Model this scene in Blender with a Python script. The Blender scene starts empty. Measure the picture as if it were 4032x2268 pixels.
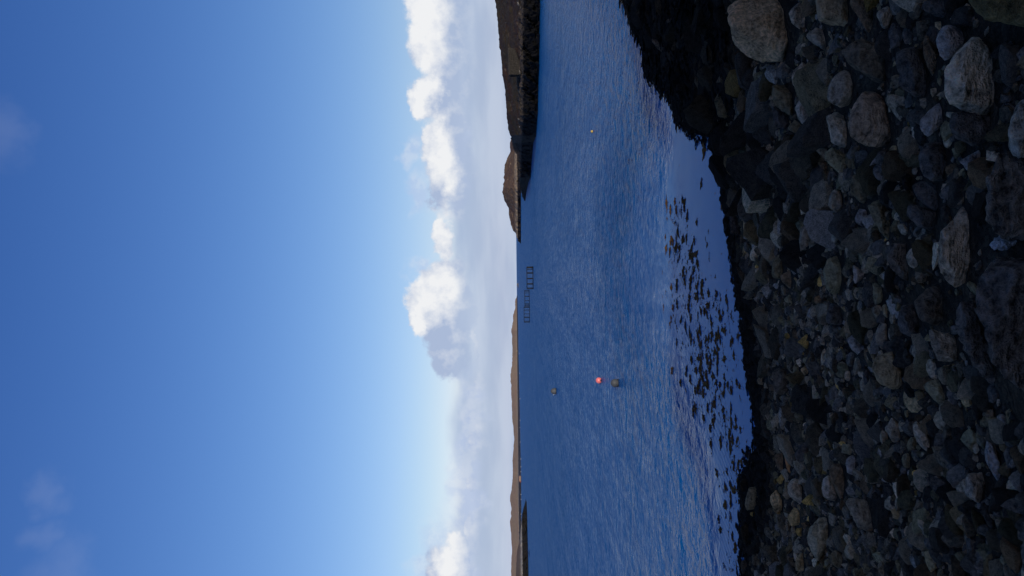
import bpy, bmesh, math, random
import numpy as np
from mathutils import Matrix, Vector

random.seed(7)
rng = np.random.default_rng(7)
scene = bpy.context.scene
COL = scene.collection

# ------------------------------------------------------------------ camera
FPX = 3046.0                    # focal length in pixels of the 4032 x 2268 photograph
H = 4.6                         # eye height above the water
TILT = 0.011                    # the phone was held sideways, horizon a touch off plumb
PITCH = math.atan(18.5 / FPX)
Fw = np.array([0, math.cos(PITCH), math.sin(PITCH)])
Rt = np.array([1.0, 0, 0])
Dn = -np.array([0, -math.sin(PITCH), math.cos(PITCH)])
LX = -TILT * Rt + Dn; LX /= np.linalg.norm(LX)
LY = Rt + TILT * Dn;  LY /= np.linalg.norm(LY)
LZ = -Fw
CAM = np.array([0, 0, H])
cam_data = bpy.data.cameras.new('camera')
cam_data.sensor_fit = 'HORIZONTAL'; cam_data.sensor_width = 36.0
cam_data.lens = FPX / 4032 * 36.0
cam_data.clip_start = 0.05; cam_data.clip_end = 120000
cam = bpy.data.objects.new('camera', cam_data); COL.objects.link(cam)
cam.matrix_world = Matrix([[LX[0], LY[0], LZ[0], 0], [LX[1], LY[1], LZ[1], 0],
                           [LX[2], LY[2], LZ[2], H], [0, 0, 0, 1]])
scene.camera = cam

def ray(x, y):
    "direction of a photo pixel, scaled so that its forward (Y) component is 1"
    v = LX * ((x - 2016) / FPX) + LY * ((1134 - y) / FPX) - LZ
    return v / v[1]
def at(x, y, Y):
    return CAM + ray(x, y) * Y
def on_water(x, y, z=0.0):
    r = ray(x, y); return CAM + r * ((z - H) / r[2])
def hor(y):
    return 2034.5 + TILT * (y - 1134)
def project(P):
    d = np.atleast_2d(P) - CAM
    w = -(d @ LZ)
    return np.stack([2016 + FPX * (d @ LX) / w, 1134 - FPX * (d @ LY) / w], 1), w

# ------------------------------------------------------------------ light and picture
SUN_AZ, SUN_EL = 160.0, 17.0    # degrees to the right of the view direction / above the horizon
scene.view_settings.view_transform = 'Standard'
scene.view_settings.look = 'None'
scene.view_settings.exposure = 0.0
scene.view_settings.gamma = 1.0
scene.view_settings.use_curve_mapping = False
scene.render.engine = 'CYCLES'
scene.cycles.use_denoising = True
scene.cycles.use_adaptive_sampling = True
scene.cycles.adaptive_threshold = 0.015
scene.cycles.adaptive_min_samples = 16
scene.cycles.max_bounces = 4
scene.cycles.diffuse_bounces = 2
scene.cycles.glossy_bounces = 2
scene.cycles.sample_clamp_indirect = 4.0

az, el = math.radians(SUN_AZ), math.radians(SUN_EL)
to_sun = Vector((math.sin(az) * math.cos(el), math.cos(az) * math.cos(el), math.sin(el)))
sun_data = bpy.data.lights.new('sun', 'SUN')
sun_data.energy = 3.2; sun_data.angle = math.radians(0.5); sun_data.color = (1.0, 0.90, 0.76)
sun = bpy.data.objects.new('sun', sun_data); COL.objects.link(sun)
sun.rotation_euler = to_sun.to_track_quat('Z', 'Y').to_euler()
sun.location = (60, -20, 60)

# ------------------------------------------------------------------ node helper
class NT:
    def __init__(self, tree): self.t = tree; self.n = tree.nodes; self.l = tree.links
    def put(self, sock, v):
        if hasattr(v, 'is_linked') or isinstance(v, bpy.types.NodeSocket): self.l.new(v, sock)
        elif v is not None:
            try: sock.default_value = v
            except Exception:
                sock.default_value = (*v, 1.0) if hasattr(v, '__len__') and len(v) == 3 else (v,) * 3
    def math(self, op, a, b=None, c=None, clamp=False):
        n = self.n.new('ShaderNodeMath'); n.operation = op; n.use_clamp = clamp
        for i, v in enumerate((a, b, c)):
            if v is not None: self.put(n.inputs[i], v)
        return n.outputs[0]
    def vec(self, op, a, b=None):
        n = self.n.new('ShaderNodeVectorMath'); n.operation = op
        self.put(n.inputs[0], a)
        if b is not None:
            if op == 'SCALE': self.put(n.inputs['Scale'], b)
            else: self.put(n.inputs[1], b)
        return n.outputs['Value'] if op in ('LENGTH', 'DISTANCE', 'DOT_PRODUCT') else n.outputs['Vector']
    def sep(self, v):
        n = self.n.new('ShaderNodeSeparateXYZ'); self.put(n.inputs[0], v); return n.outputs
    def comb(self, x, y, z):
        n = self.n.new('ShaderNodeCombineXYZ')
        for i, v in enumerate((x, y, z)): self.put(n.inputs[i], v)
        return n.outputs[0]
    def noise(self, vec, scale, detail=4, rough=0.5, dist=0.0, color=False):
        n = self.n.new('ShaderNodeTexNoise'); n.noise_dimensions = '3D'
        self.put(n.inputs['Vector'], vec); n.inputs['Scale'].default_value = scale
        n.inputs['Detail'].default_value = detail; n.inputs['Roughness'].default_value = rough
        n.inputs['Distortion'].default_value = dist
        return n.outputs['Color'] if color else n.outputs['Fac']
    def voronoi(self, vec, scale, feature='F1', out='Distance', smooth=None):
        n = self.n.new('ShaderNodeTexVoronoi'); n.feature = feature
        self.put(n.inputs['Vector'], vec); n.inputs['Scale'].default_value = scale
        return n.outputs[out]
    def ramp(self, fac, lo, hi, a=0.0, b=1.0, smooth=True):
        n = self.n.new('ShaderNodeMapRange'); n.interpolation_type = 'SMOOTHSTEP' if smooth else 'LINEAR'
        for i, v in enumerate((fac, lo, hi, a, b)): self.put(n.inputs[i], v)
        return n.outputs[0]
    def mix(self, fac, a, b, blend='MIX'):
        n = self.n.new('ShaderNodeMix'); n.data_type = 'RGBA'; n.blend_type = blend
        self.put(n.inputs[0], fac); self.put(n.inputs[6], a); self.put(n.inputs[7], b)
        return n.outputs[2]
    def mapping(self, vec, scale=(1, 1, 1), rot=(0, 0, 0), loc=(0, 0, 0)):
        n = self.n.new('ShaderNodeMapping'); self.put(n.inputs[0], vec)
        n.inputs['Location'].default_value = loc; n.inputs['Rotation'].default_value = rot
        n.inputs['Scale'].default_value = scale
        return n.outputs[0]

# ------------------------------------------------------------------ sky: Nishita air with a belt of cumulus
world = bpy.data.worlds.new('World'); scene.world = world; world.use_nodes = True
W = NT(world.node_tree); W.n.clear()
out = W.n.new('ShaderNodeOutputWorld'); bg = W.n.new('ShaderNodeBackground')
W.l.new(bg.outputs[0], out.inputs[0]); bg.inputs['Strength'].default_value = 0.1
world.cycles.sampling_method = 'NONE'
skyt = W.n.new('ShaderNodeTexSky'); skyt.sky_type = 'NISHITA'; skyt.sun_disc = False
skyt.sun_elevation = math.radians(SUN_EL); skyt.sun_rotation = math.radians(SUN_AZ)
SKY_FIT = ((2.60, 2.40, 1.60), (4.38, 4.45, 1.26), (6.30, 7.9, 0.90))
skyt.altitude = 0; skyt.air_density = 1.0; skyt.dust_density = 0.6; skyt.ozone_density = 2.5
sc_ = W.n.new('ShaderNodeSeparateColor'); W.l.new(skyt.outputs[0], sc_.inputs[0])
cc_ = W.n.new('ShaderNodeCombineColor')
for i_, (ref, outv, pw) in enumerate(SKY_FIT):            # deep clear-air blue of the photograph
    W.l.new(W.math('MINIMUM', W.math('MULTIPLY', W.math('POWER', W.math('DIVIDE', sc_.outputs[i_], ref), pw), outv), 9.0), cc_.inputs[i_])
air = cc_.outputs[0]
tc = W.n.new('ShaderNodeTexCoord'); d = tc.outputs['Generated']
s = W.sep(d)
K = FPX / 100.0                                          # unit: a hundred photo pixels
A_ = W.math('MULTIPLY', W.math('ARCTAN2', s[0], s[1]), K)
E_ = W.math('MULTIPLY', W.math('ARCSINE', s[2]), K)
dk = W.vec('SCALE', d, K)
P0 = W.comb(A_, E_, 0.0)
def sky_xy(x, y):                                         # photo pixel -> azimuth, elevation in those units
    r = ray(x, y); n = np.linalg.norm(r)
    return math.atan2(r[0], r[1]) * K, math.asin(r[2] / n) * K
def warp(scale, amp, detail, rough):
    n = W.noise(dk, scale, detail, rough, color=True)
    return W.vec('SCALE', W.vec('SUBTRACT', n, (0.5, 0.5, 0.5)), amp)
puff = W.vec('ADD', P0, W.vec('ADD', warp(0.95, 0.95, 1, 0.5), warp(3.0, 0.62, 5, 0.60)))
soft = W.vec('ADD', P0, warp(0.8, 2.2, 3, 0.55))
def blobs(P, lst, k=0.18):
    res = None
    for (x, y, rx, ry) in lst:                            # photo x, y; half sizes along elevation, azimuth
        a, e = sky_xy(x, y)
        q = W.vec('MULTIPLY', W.vec('SUBTRACT', P, (a, e, 0)), (100.0 / ry, 100.0 / rx, 1))
        L = W.vec('LENGTH', q)
        if res is None: res = L
        else:
            n = W.n.new('ShaderNodeMath'); n.operation = 'SMOOTH_MIN'
            W.put(n.inputs[0], res); W.put(n.inputs[1], L); n.inputs[2].default_value = k
            res = n.outputs[0]
    return res
relief_n = lambda off, sc, de: W.noise(W.vec('ADD', dk, off), sc, de, 0.6)
tsun = np.array(to_sun)
relief = W.math('SUBTRACT', relief_n((0, 0, 0), 1.15, 4), relief_n((0.30, 0, 0.34), 1.15, 4))
# belt of cloud that goes on all round the horizon, outside what the photograph shows
away = W.ramp(W.math('ABSOLUTE', A_), 12.5, 17.0)
bn = W.noise(dk, 0.16, 4, 0.58)
belt_h = W.math('MULTIPLY_ADD', bn, 7.0, -1.4)
belt = W.math('MULTIPLY', W.ramp(W.math('SUBTRACT', belt_h, E_), -0.35, 0.45), away)
belt = W.math('MULTIPLY', belt, W.ramp(E_, -0.5, 0.5))
# low grey-lilac layer
lowtop = W.math('MULTIPLY_ADD', W.noise(W.vec('MULTIPLY', dk, (1, 1, 2.2)), 0.35, 3, 0.5), 1.4, 1.75)
low = W.ramp(W.math('SUBTRACT', lowtop, E_), -0.30, 0.42)
streak = W.noise(W.vec('MULTIPLY', dk, (0.30, 0.30, 1.5)), 0.8, 3, 0.5)
LOW_A, LOW_B = (3.7, 4.75, 6.7), (4.8, 5.8, 7.5)
lowcol = W.mix(W.ramp(W.math('ADD', streak, W.ramp(E_, 1.6, 0.2, 0.0, 0.12)), 0.36, 0.72), LOW_A, LOW_B)
c = W.mix(W.math('MULTIPLY', low, 0.90), air, lowcol)
thin = blobs(soft, [(1625, 590, 45, 75), (1650, 760, 60, 90), (1640, 1045, 60, 50), (1755, 2190, 110, 190),
                    (1830, 1990, 70, 230), (1840, 1640, 60, 190), (1700, 2250, 90, 110), (1760, 640, 90, 200)])
c = W.mix(W.math('MULTIPLY', W.ramp(thin, 1.25, 0.45), 0.5), c, W.mix(W.ramp(relief, -0.12, 0.12), (4.9, 5.8, 8.0), (6.6, 7.2, 8.4)))
# cumulus bodies
body = blobs(puff, [(1700, 30, 92, 130), (1690, 150, 84, 105), (1740, 225, 72, 70), (1790, 100, 90, 260),
                    (1665, 395, 58, 62), (1700, 345, 55, 55), (1770, 400, 85, 130),
                    (1712, 545, 52, 65), (1725, 640, 62, 110), (1745, 750, 45, 80), (1800, 640, 65, 190),
                    (1742, 935, 40, 92),
                    (1690, 1180, 74, 85), (1660, 1260, 44, 60), (1730, 1120, 72, 70), (1770, 1080, 60, 60), (1760, 1280, 82, 120),
                    (1765, 1410, 65, 85), (1805, 1200, 55, 190),
                    (1800, 2210, 62, 85), (1765, 2262, 70, 85), (1870, 2100, 24, 60), (1862, 1910, 16, 40), (1885, 1730, 26, 45), (1890, 1500, 24, 42), (1868, 1355, 11, 58)])
bmask = W.ramp(body, 1.26, 0.90)
lit = blobs(puff, [(1665, 60, 78, 120), (1680, 180, 60, 85), (1655, 400, 46, 52), (1690, 345, 44, 44),
                   (1705, 530, 42, 55), (1725, 620, 52, 100), (1760, 715, 26, 60), (1740, 935, 38, 84),
                   (1690, 1160, 70, 90), (1655, 1265, 32, 58), (1745, 1120, 72, 64),
                   (1790, 2190, 50, 78), (1765, 2255, 44, 60), (1865, 2100, 20, 52), (1862, 1910, 14, 34), (1885, 1730, 22, 38), (1888, 1500, 20, 36), (1868, 1355, 10, 52)])
wl = W.math('ADD', W.math('MULTIPLY', W.ramp(lit, 1.95, 0.50), W.ramp(E_, 1.5, 2.8, 0.36, 0.98)), W.math('MULTIPLY', relief, 1.4))
wl = W.math('MAXIMUM', W.math('MINIMUM', wl, 1.0), 0.0)
basefade = W.ramp(E_, 1.2, 2.7)
GREY, WHITE = (4.0, 4.9, 6.8), (8.7, 8.8, 9.0)
ccol = W.mix(wl, GREY, WHITE)
c = W.mix(W.math('MULTIPLY', bmask, W.math('MULTIPLY_ADD', basefade, 0.85, 0.15)), c, ccol)
bshade = W.math('ADD', W.ramp(W.math('SUBTRACT', belt_h, E_), 2.2, 0.3, 0.0, 0.6), W.math('MULTIPLY', relief, 1.8))
bshade = W.math('MAXIMUM', W.math('MINIMUM', bshade, 1.0), 0.0)
c = W.mix(belt, c, W.mix(bshade, GREY, WHITE))
# veils high up and thin grey cloud in front
veil = blobs(soft, [(10, 520, 70, 110), (200, 1950, 55, 70), (150, 2130, 55, 60), (240, 2260, 90, 110)])
high = W.mix(W.math('MULTIPLY', W.ramp(veil, 1.6, 0.0), 0.08), air, (5.2, 5.7, 7.3))
bg2 = W.n.new('ShaderNodeBackground'); bg2.inputs['Strength'].default_value = 0.1
W.l.new(c, bg.inputs['Color']); W.l.new(high, bg2.inputs['Color'])
mx = W.n.new('ShaderNodeMixShader')                       # clear air and veils above, the cloud belt below
W.l.new(W.ramp(E_, 7.2, 7.6), mx.inputs[0]); W.l.new(bg.outputs[0], mx.inputs[1]); W.l.new(bg2.outputs[0], mx.inputs[2])
W.l.new(mx.outputs[0], out.inputs[0])

# ------------------------------------------------------------------ mesh helpers
def finish(ob, label=None, category=None, group=None, kind=None):
    if label: ob['label'] = label
    if category: ob['category'] = category; ob['kind'] = 'thing'
    if group: ob['group'] = group
    if kind: ob['kind'] = kind
    return ob
def link(name, me, mat=None, parent=None):
    ob = bpy.data.objects.new(name, me)
    if mat is not None and me is not None and not me.materials: me.materials.append(mat)
    COL.objects.link(ob); ob.parent = parent
    return ob
def mesh_np(name, V, Fc, smooth=True, tri=None):
    "V (n,3); Fc (m,k) index array"
    me = bpy.data.meshes.new(name)
    V = np.ascontiguousarray(V, dtype=np.float32); Fc = np.ascontiguousarray(Fc, dtype=np.int32)
    m, k = Fc.shape
    me.vertices.add(len(V)); me.vertices.foreach_set('co', V.ravel())
    me.loops.add(m * k); me.loops.foreach_set('vertex_index', Fc.ravel())
    me.polygons.add(m)
    me.polygons.foreach_set('loop_start', np.arange(0, m * k, k, dtype=np.int32))
    me.polygons.foreach_set('loop_total', np.full(m, k, dtype=np.int32))
    me.polygons.foreach_set('use_smooth', np.full(m, smooth, dtype=bool))
    me.update(calc_edges=True); me.validate()
    return me
def grid_faces(nr, nc):
    i = np.arange(nr * nc).reshape(nr, nc)
    return np.stack([i[:-1, :-1], i[:-1, 1:], i[1:, 1:], i[1:, :-1]], -1).reshape(-1, 4)
def hash3(i, j, k, seed):
    h = (i.astype(np.int64) * 374761393 + j.astype(np.int64) * 668265263 + k.astype(np.int64) * 2147483647 + seed * 974711) & 0xffffffff
    h = ((h ^ (h >> 13)) * 1274126177) & 0xffffffff
    return ((h ^ (h >> 16)) & 0xffff) / 65535.0
def vnoise(P, seed=0):
    P = np.asarray(P, dtype=float); f = np.floor(P).astype(np.int64); t = P - f; t = t * t * (3 - 2 * t)
    r = 0
    for a in (0, 1):
        for b in (0, 1):
            for c_ in (0, 1):
                w = (t[:, 0] if a else 1 - t[:, 0]) * (t[:, 1] if b else 1 - t[:, 1]) * (t[:, 2] if c_ else 1 - t[:, 2])
                r = r + w * hash3(f[:, 0] + a, f[:, 1] + b, f[:, 2] + c_, seed)
    return r * 2 - 1
def fbm(P, seed=0, octv=4, gain=0.5):
    r = 0; a = 1.0; P = np.asarray(P, dtype=float)
    for o in range(octv):
        r = r + a * vnoise(P + 17.3 * o, seed + o); P = P * 2.03; a *= gain
    return r
def ico(sub):
    bm = bmesh.new(); bmesh.ops.create_icosphere(bm, subdivisions=sub, radius=1.0)
    V = np.array([v.co[:] for v in bm.verts]); Fc = np.array([[v.index for v in f.verts] for f in bm.faces]); bm.free()
    return V / np.linalg.norm(V, axis=1, keepdims=True), Fc
ICO = {k: ico(k) for k in (1, 2, 3, 4, 5, 6)}
def tube(bm, a, b, r, seg=8, r2=None):
    a, b = Vector(a), Vector(b); r2 = r if r2 is None else r2
    q = (b - a).to_track_quat('Z', 'Y'); vs = []
    for c0, rr in ((a, r), (b, r2)):
        vs.append([bm.verts.new(c0 + q @ Vector((rr * math.cos(t), rr * math.sin(t), 0))) for t in [2 * math.pi * i / seg for i in range(seg)]])
    for i in range(seg): bm.faces.new((vs[0][i], vs[0][(i + 1) % seg], vs[1][(i + 1) % seg], vs[1][i]))
    bm.faces.new(vs[0][::-1]); bm.faces.new(vs[1])
def box(bm, lo, hi, bev=0.0):
    r = bmesh.ops.create_cube(bm, size=1.0)
    lo, hi = Vector(lo), Vector(hi)
    for v in r['verts']: v.co = Vector(((v.co.x + .5) * (hi.x - lo.x) + lo.x, (v.co.y + .5) * (hi.y - lo.y) + lo.y, (v.co.z + .5) * (hi.z - lo.z) + lo.z))
    if bev: bmesh.ops.bevel(bm, geom=list({e for v in r['verts'] for e in v.link_edges}), offset=bev, segments=1, affect='EDGES')
def lathe(bm, prof, seg=32, center=(0, 0, 0)):
    c0 = Vector(center); rings = []
    for r, z in prof:
        rings.append([bm.verts.new(c0 + Vector((r * math.cos(2 * math.pi * i / seg), r * math.sin(2 * math.pi * i / seg), z))) for i in range(seg)] if r > 1e-5 else [bm.verts.new(c0 + Vector((0, 0, z)))])
    for a, b in zip(rings[:-1], rings[1:]):
        for i in range(seg):
            j = (i + 1) % seg
            q = [a[i % len(a)], a[j % len(a)], b[j % len(b)], b[i % len(b)]]
            q = [v for k, v in enumerate(q) if v not in q[:k]]
            if len(q) > 2: bm.faces.new(q)
def bm_obj(name, bm, mat, parent=None, smooth=True):
    bmesh.ops.recalc_face_normals(bm, faces=bm.faces)
    me = bpy.data.meshes.new(name); bm.to_mesh(me); bm.free()
    if smooth: me.polygons.foreach_set('use_smooth', [True] * len(me.polygons))
    return link(name, me, mat, parent)

# ------------------------------------------------------------------ materials
def new_mat(name):
    m = bpy.data.materials.new(name); m.use_nodes = True
    t = NT(m.node_tree); b = t.n['Principled BSDF']
    return m, t, b
def bump(t, b, height, strength, dist):
    n = t.n.new('ShaderNodeBump'); n.inputs['Strength'].default_value = strength; n.inputs['Distance'].default_value = dist
    t.put(n.inputs['Height'], height); t.l.new(n.outputs[0], b.inputs['Normal']); return n
def rock_material(name, vertex_tint, bands=0.5, scale=1.0, per_object=True):
    m, t, b = new_mat(name)
    tcn = t.n.new('ShaderNodeTexCoord'); oi = t.n.new('ShaderNodeObjectInfo')
    P = tcn.outputs['Object']
    if per_object: P = t.vec('ADD', P, t.vec('SCALE', (13.1, 7.7, 3.3), t.math('MULTIPLY', oi.outputs['Random'], 9.0)))
    if vertex_tint:
        at_ = t.n.new('ShaderNodeAttribute'); at_.attribute_name = 'tint'; base = at_.outputs['Color']
    else: base = oi.outputs['Color']
    n1 = t.noise(P, 3.5 * scale, 4, 0.6); n2 = t.noise(P, 22 * scale, 4, 0.65); n3 = t.noise(P, 90 * scale, 2, 0.7)
    rot = (0.5, 0.9, 0.3)
    bandv = t.mapping(P, scale=(2.0 * scale, 2.0 * scale, 26 * scale), rot=rot)
    bn_ = t.noise(t.vec('ADD', bandv, t.vec('SCALE', t.noise(P, 5 * scale, 1, 0.5, color=True), 2.0)), 1.0, 3, 0.6)
    shade = t.math('ADD', t.math('MULTIPLY_ADD', n1, 1.8, 0.1), t.math('MULTIPLY_ADD', n2, 3.0, -1.5))
    shade = t.math('ADD', shade, t.math('MULTIPLY_ADD', bn_, bands * 2.4, -bands * 1.2))
    shade = t.math('ADD', shade, t.math('MULTIPLY_ADD', n3, 1.0, -0.5))
    shade = t.math('MAXIMUM', shade, 0.18)
    col = t.mix(1.0, base, t.comb(shade, shade, shade), 'MULTIPLY')
    lich = t.ramp(t.noise(P, 9 * scale, 3, 0.7), 0.60, 0.72)
    lich = t.math('MULTIPLY', lich, 0.35)
    col = t.mix(lich, col, t.mix(1.0, base, t.mix(n2, (0.9, 0.95, 0.6), (2.2, 2.1, 1.9)), 'MULTIPLY'))
    t.l.new(col, b.inputs['Base Color'])
    b.inputs['Roughness'].default_value = 0.9; b.inputs['Specular IOR Level'].default_value = 0.02
    h = t.math('ADD', t.math('MULTIPLY', bn_, bands), t.math('ADD', n2, t.math('MULTIPLY', n3, 0.45)))
    bump(t, b, h, 1.0, 0.085 / scale)
    return m
ROCK = rock_material('rock', False, 0.45)
ROCK_BANDED = rock_material('banded_rock', False, 1.0)
SHINGLE = rock_material('shingle', True, 0.25, 2.0, False)

def beach_mat():
    m, t, b = new_mat('beach_gravel')
    g = t.n.new('ShaderNodeNewGeometry'); P = g.outputs['Position']
    z = t.sep(P)[2]
    v1 = t.voronoi(P, 26.0, out='Color'); vd = t.voronoi(P, 26.0); vd2 = t.voronoi(P, 60.0)
    n = t.noise(P, 3.0, 5, 0.6)
    gcol = t.mix(t.sep(v1)[0], (0.022, 0.016, 0.011), (0.075, 0.055, 0.034))
    gcol = t.mix(t.ramp(n, 0.35, 0.7), gcol, (0.024, 0.018, 0.012))
    weed = t.ramp(t.math('ADD', z, t.math('MULTIPLY_ADD', n, 0.5, -0.25)), 0.85, 0.30)
    gcol = t.mix(weed, gcol, (0.010, 0.008, 0.006))
    grass = t.ramp(t.math('ADD', z, t.math('MULTIPLY_ADD', n, 2.0, -1.0)), 4.2, 5.4)
    gcol = t.mix(grass, gcol, t.mix(t.noise(P, 0.7, 6, 0.65), (0.05, 0.05, 0.02), (0.13, 0.10, 0.05)))
    t.l.new(gcol, b.inputs['Base Color']); b.inputs['Roughness'].default_value = 0.8
    b.inputs['Specular IOR Level'].default_value = 0.02
    h = t.math('ADD', t.math('MULTIPLY', vd, -1.0), t.math('MULTIPLY', vd2, -0.5))
    bump(t, b, h, 0.9, 0.03)
    return m
BEACH = beach_mat()

def land_mat(name, z_weed, z_rock, heath, grass, cliff, weed=(0.012, 0.012, 0.013), sc=1.0):
    m, t, b = new_mat(name)
    g = t.n.new('ShaderNodeNewGeometry'); P = g.outputs['Position']; z = t.sep(P)[2]
    nz = t.sep(g.outputs['Normal'])[2]
    n1 = t.noise(P, 0.05 * sc, 6, 0.62); n2 = t.noise(P, 0.35 * sc, 6, 0.65); n3 = t.noise(P, 1.6 * sc, 5, 0.65)
    veg = t.mix(t.ramp(t.math('ADD', n1, t.math('MULTIPLY_ADD', n2, 0.6, -0.3)), 0.38, 0.62), heath, grass)
    veg = t.mix(t.ramp(n3, 0.35, 0.75), veg, t.mix(0.5, veg, (0.03, 0.026, 0.02)))
    rockc = t.mix(t.ramp(n3, 0.35, 0.68), t.mix(0.55, cliff, (0.02, 0.02, 0.02)), cliff)
    steep = t.ramp(t.math('ADD', nz, t.math('MULTIPLY_ADD', n2, 0.5, -0.25)), 0.80, 0.62)
    lowr = t.ramp(t.math('ADD', z, t.math('MULTIPLY_ADD', n2, z_rock * 0.9, -z_rock * 0.45)), z_rock * 1.15, z_rock * 0.85)
    col = t.mix(t.math('MAXIMUM', t.math('MULTIPLY', steep, 0.85), lowr), veg, rockc)
    wd = t.ramp(t.math('ADD', z, t.math('MULTIPLY_ADD', n3, z_weed * 0.4, -z_weed * 0.2)), z_weed * 1.12, z_weed * 0.92)
    col = t.mix(wd, col, t.mix(t.ramp(n3, 0.55, 0.75), weed, tuple(2.2 * w for w in weed)))
    t.l.new(col, b.inputs['Base Color']); b.inputs['Roughness'].default_value = 0.9
    b.inputs['Specular IOR Level'].default_value = 0.1
    bump(t, b, t.math('ADD', n3, n2), 0.6, 0.5 / sc)
    return m

def plain(name, color, rough=0.5, var=0.25, scale=6.0, spec=0.4, bmp=0.0):
    m, t, b = new_mat(name)
    tcn = t.n.new('ShaderNodeTexCoord'); n = t.noise(tcn.outputs['Object'], scale, 5, 0.6)
    lo = tuple(c0 * (1 - var) for c0 in color); hi = tuple(min(1, c0 * (1 + var)) for c0 in color)
    t.l.new(t.mix(t.ramp(n, 0.3, 0.7), lo, hi), b.inputs['Base Color'])
    b.inputs['Roughness'].default_value = rough; b.inputs['Specular IOR Level'].default_value = spec
    if bmp: bump(t, b, n, bmp, 0.02)
    return m

# ------------------------------------------------------------------ shore geometry
shore_px = [(2915, 2268), (2935, 2180), (2915, 2090), (2932, 2010), (2918, 1900), (2940, 1830), (2952, 1795), (2978, 1765), (2982, 1700),
            (2975, 1600), (2945, 1470), (2932, 1300), (2905, 1160), (2884, 1010), (2866, 860), (2845, 720), (2826, 640), (2812, 575),
            (2796, 540), (2740, 528), (2712, 500), (2672, 440), (2652, 370), (2620, 330), (2560, 285), (2545, 240), (2549, 180), (2515, 120), (2490, 70), (2472, 0)]
shore = [on_water(x, y)[:2] for x, y in shore_px]
shore = [np.array(p) for p in [(-700, -130), (-260, -60), (-90, -8), (-40, 8), (-20, 13), (-10, 15.6)]] + shore + \
        [np.array(p) for p in [(17, 41), (26, 60), (38, 95), (50, 126), (75, 150), (160, 190)]]
S = np.array(shore)
land_poly = np.vstack([S, [(900, 190), (900, -900), (-900, -900), (-900, -60)]])
def inside(pts, poly):
    x, y = pts[:, 0], pts[:, 1]; r = np.zeros(len(pts), bool); n = len(poly); j = n - 1
    for i in range(n):
        xi, yi = poly[i]; xj, yj = poly[j]
        if yi != yj:
            cnd = ((yi > y) != (yj > y)) & (x < (xj - xi) * (y - yi) / (yj - yi) + xi); r ^= cnd
        j = i
    return r
def shore_dist(pts):
    d2 = np.full(len(pts), 1e18)
    for a, b in zip(S[:-1], S[1:]):
        ab = b - a; t = np.clip(((pts - a) @ ab) / (ab @ ab), 0, 1)
        q = pts - (a + t[:, None] * ab); d2 = np.minimum(d2, (q ** 2).sum(1))
    return np.sqrt(d2) * np.where(inside(pts, land_poly), 1, -1)
def sm(x, a, b):
    t = np.clip((x - a) / (b - a), 0, 1); return t * t * (3 - 2 * t)
def ground_raw(X, Y):
    pts = np.stack([X, Y], 1); dd = shore_dist(pts)
    z = np.where(dd > 0, 0.178 * np.minimum(dd, 19) + 0.03 * np.maximum(dd - 19, 0), 0.14 * np.maximum(dd, -30))
    # unseen turf bank added behind the viewer, crest shaped to shade the beach
    g = X * math.sin(az) + Y * math.cos(az) - 8.0; q = -X * math.cos(az) + Y * math.sin(az)
    crest = 11.0 + 0.9 * fbm(np.stack([q * 0.11, q * 0, q * 0], 1), 61, 4, 0.6)
    crest = crest - 1.7 * sm(-q, -7.0, 0.0)
    z = z + np.where(dd > 0, crest * sm(g, 0.0, 18.0) * sm(dd, 0, 8), 0)
    return z, dd
def smooth_steps(lo, hi, dlo, dhi, step, grow):
    c0 = list(np.arange(dlo, dhi, step)); s0 = step; v = dlo
    a = []
    while v > lo: s0 *= grow; v -= s0; a.append(v)
    s0 = step; v = c0[-1]; b0 = []
    while v < hi: s0 *= grow; v += s0; b0.append(v)
    return np.array(a[::-1] + c0 + b0)
gx = smooth_steps(-520, 520, -9, 14, 0.13, 1.10); gy = smooth_steps(-420, 170, 1.5, 33, 0.13, 1.10)
GX, GY = np.meshgrid(gx, gy)
gz, gd = ground_raw(GX.ravel(), GY.ravel())
pp = np.stack([GX.ravel(), GY.ravel(), np.zeros(GX.size)], 1)
near = (np.abs(GX.ravel()) < 25) & (GY.ravel() < 45)
gz = gz + near * (0.05 * fbm(pp * 1.1, 3, 4) + 0.012 * fbm(pp * 7, 9, 2)) * sm(np.abs(gd), 0.0, 1.2) + (~near) * 0.25 * fbm(pp * 0.12, 5, 4) * sm(gd, 0, 5)
# hummocky weed-grown rock on the right of the beach
rightz = sm(GX.ravel() - 0.16 * GY.ravel(), 0.6, 2.4) * sm(GY.ravel(), 11, 15)
gz = gz + rightz * sm(gd, 0.05, 1.6) * (0.22 * np.maximum(0, fbm(pp * 0.75 + 4, 21, 4)) + 0.10)
GZ = gz.reshape(GX.shape); GD = gd.reshape(GX.shape)
beach = link('beach', mesh_np('beach', np.stack([GX, GY, GZ], -1).reshape(-1, 3), grid_faces(len(gy), len(gx))), BEACH)
finish(beach, kind='structure')
def lookup(arr, X, Y):
    X = np.atleast_1d(X); Y = np.atleast_1d(Y)
    i = np.clip(np.searchsorted(gx, X) - 1, 0, len(gx) - 2); j = np.clip(np.searchsorted(gy, Y) - 1, 0, len(gy) - 2)
    tx = np.clip((X - gx[i]) / (gx[i + 1] - gx[i]), 0, 1); ty = np.clip((Y - gy[j]) / (gy[j + 1] - gy[j]), 0, 1)
    return (arr[j, i] * (1 - tx) + arr[j, i + 1] * tx) * (1 - ty) + (arr[j + 1, i] * (1 - tx) + arr[j + 1, i + 1] * tx) * ty
TT = np.geomspace(1.2, 60, 1500)
def on_beach(x, y):
    r = ray(x, y); pts = CAM + TT[:, None] * r
    dz = pts[:, 2] - np.maximum(lookup(GZ, pts[:, 0], pts[:, 1]), 0)
    k = np.argmax(dz < 0) if (dz < 0).any() else len(TT) - 1
    return pts[k], TT[k]

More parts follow.
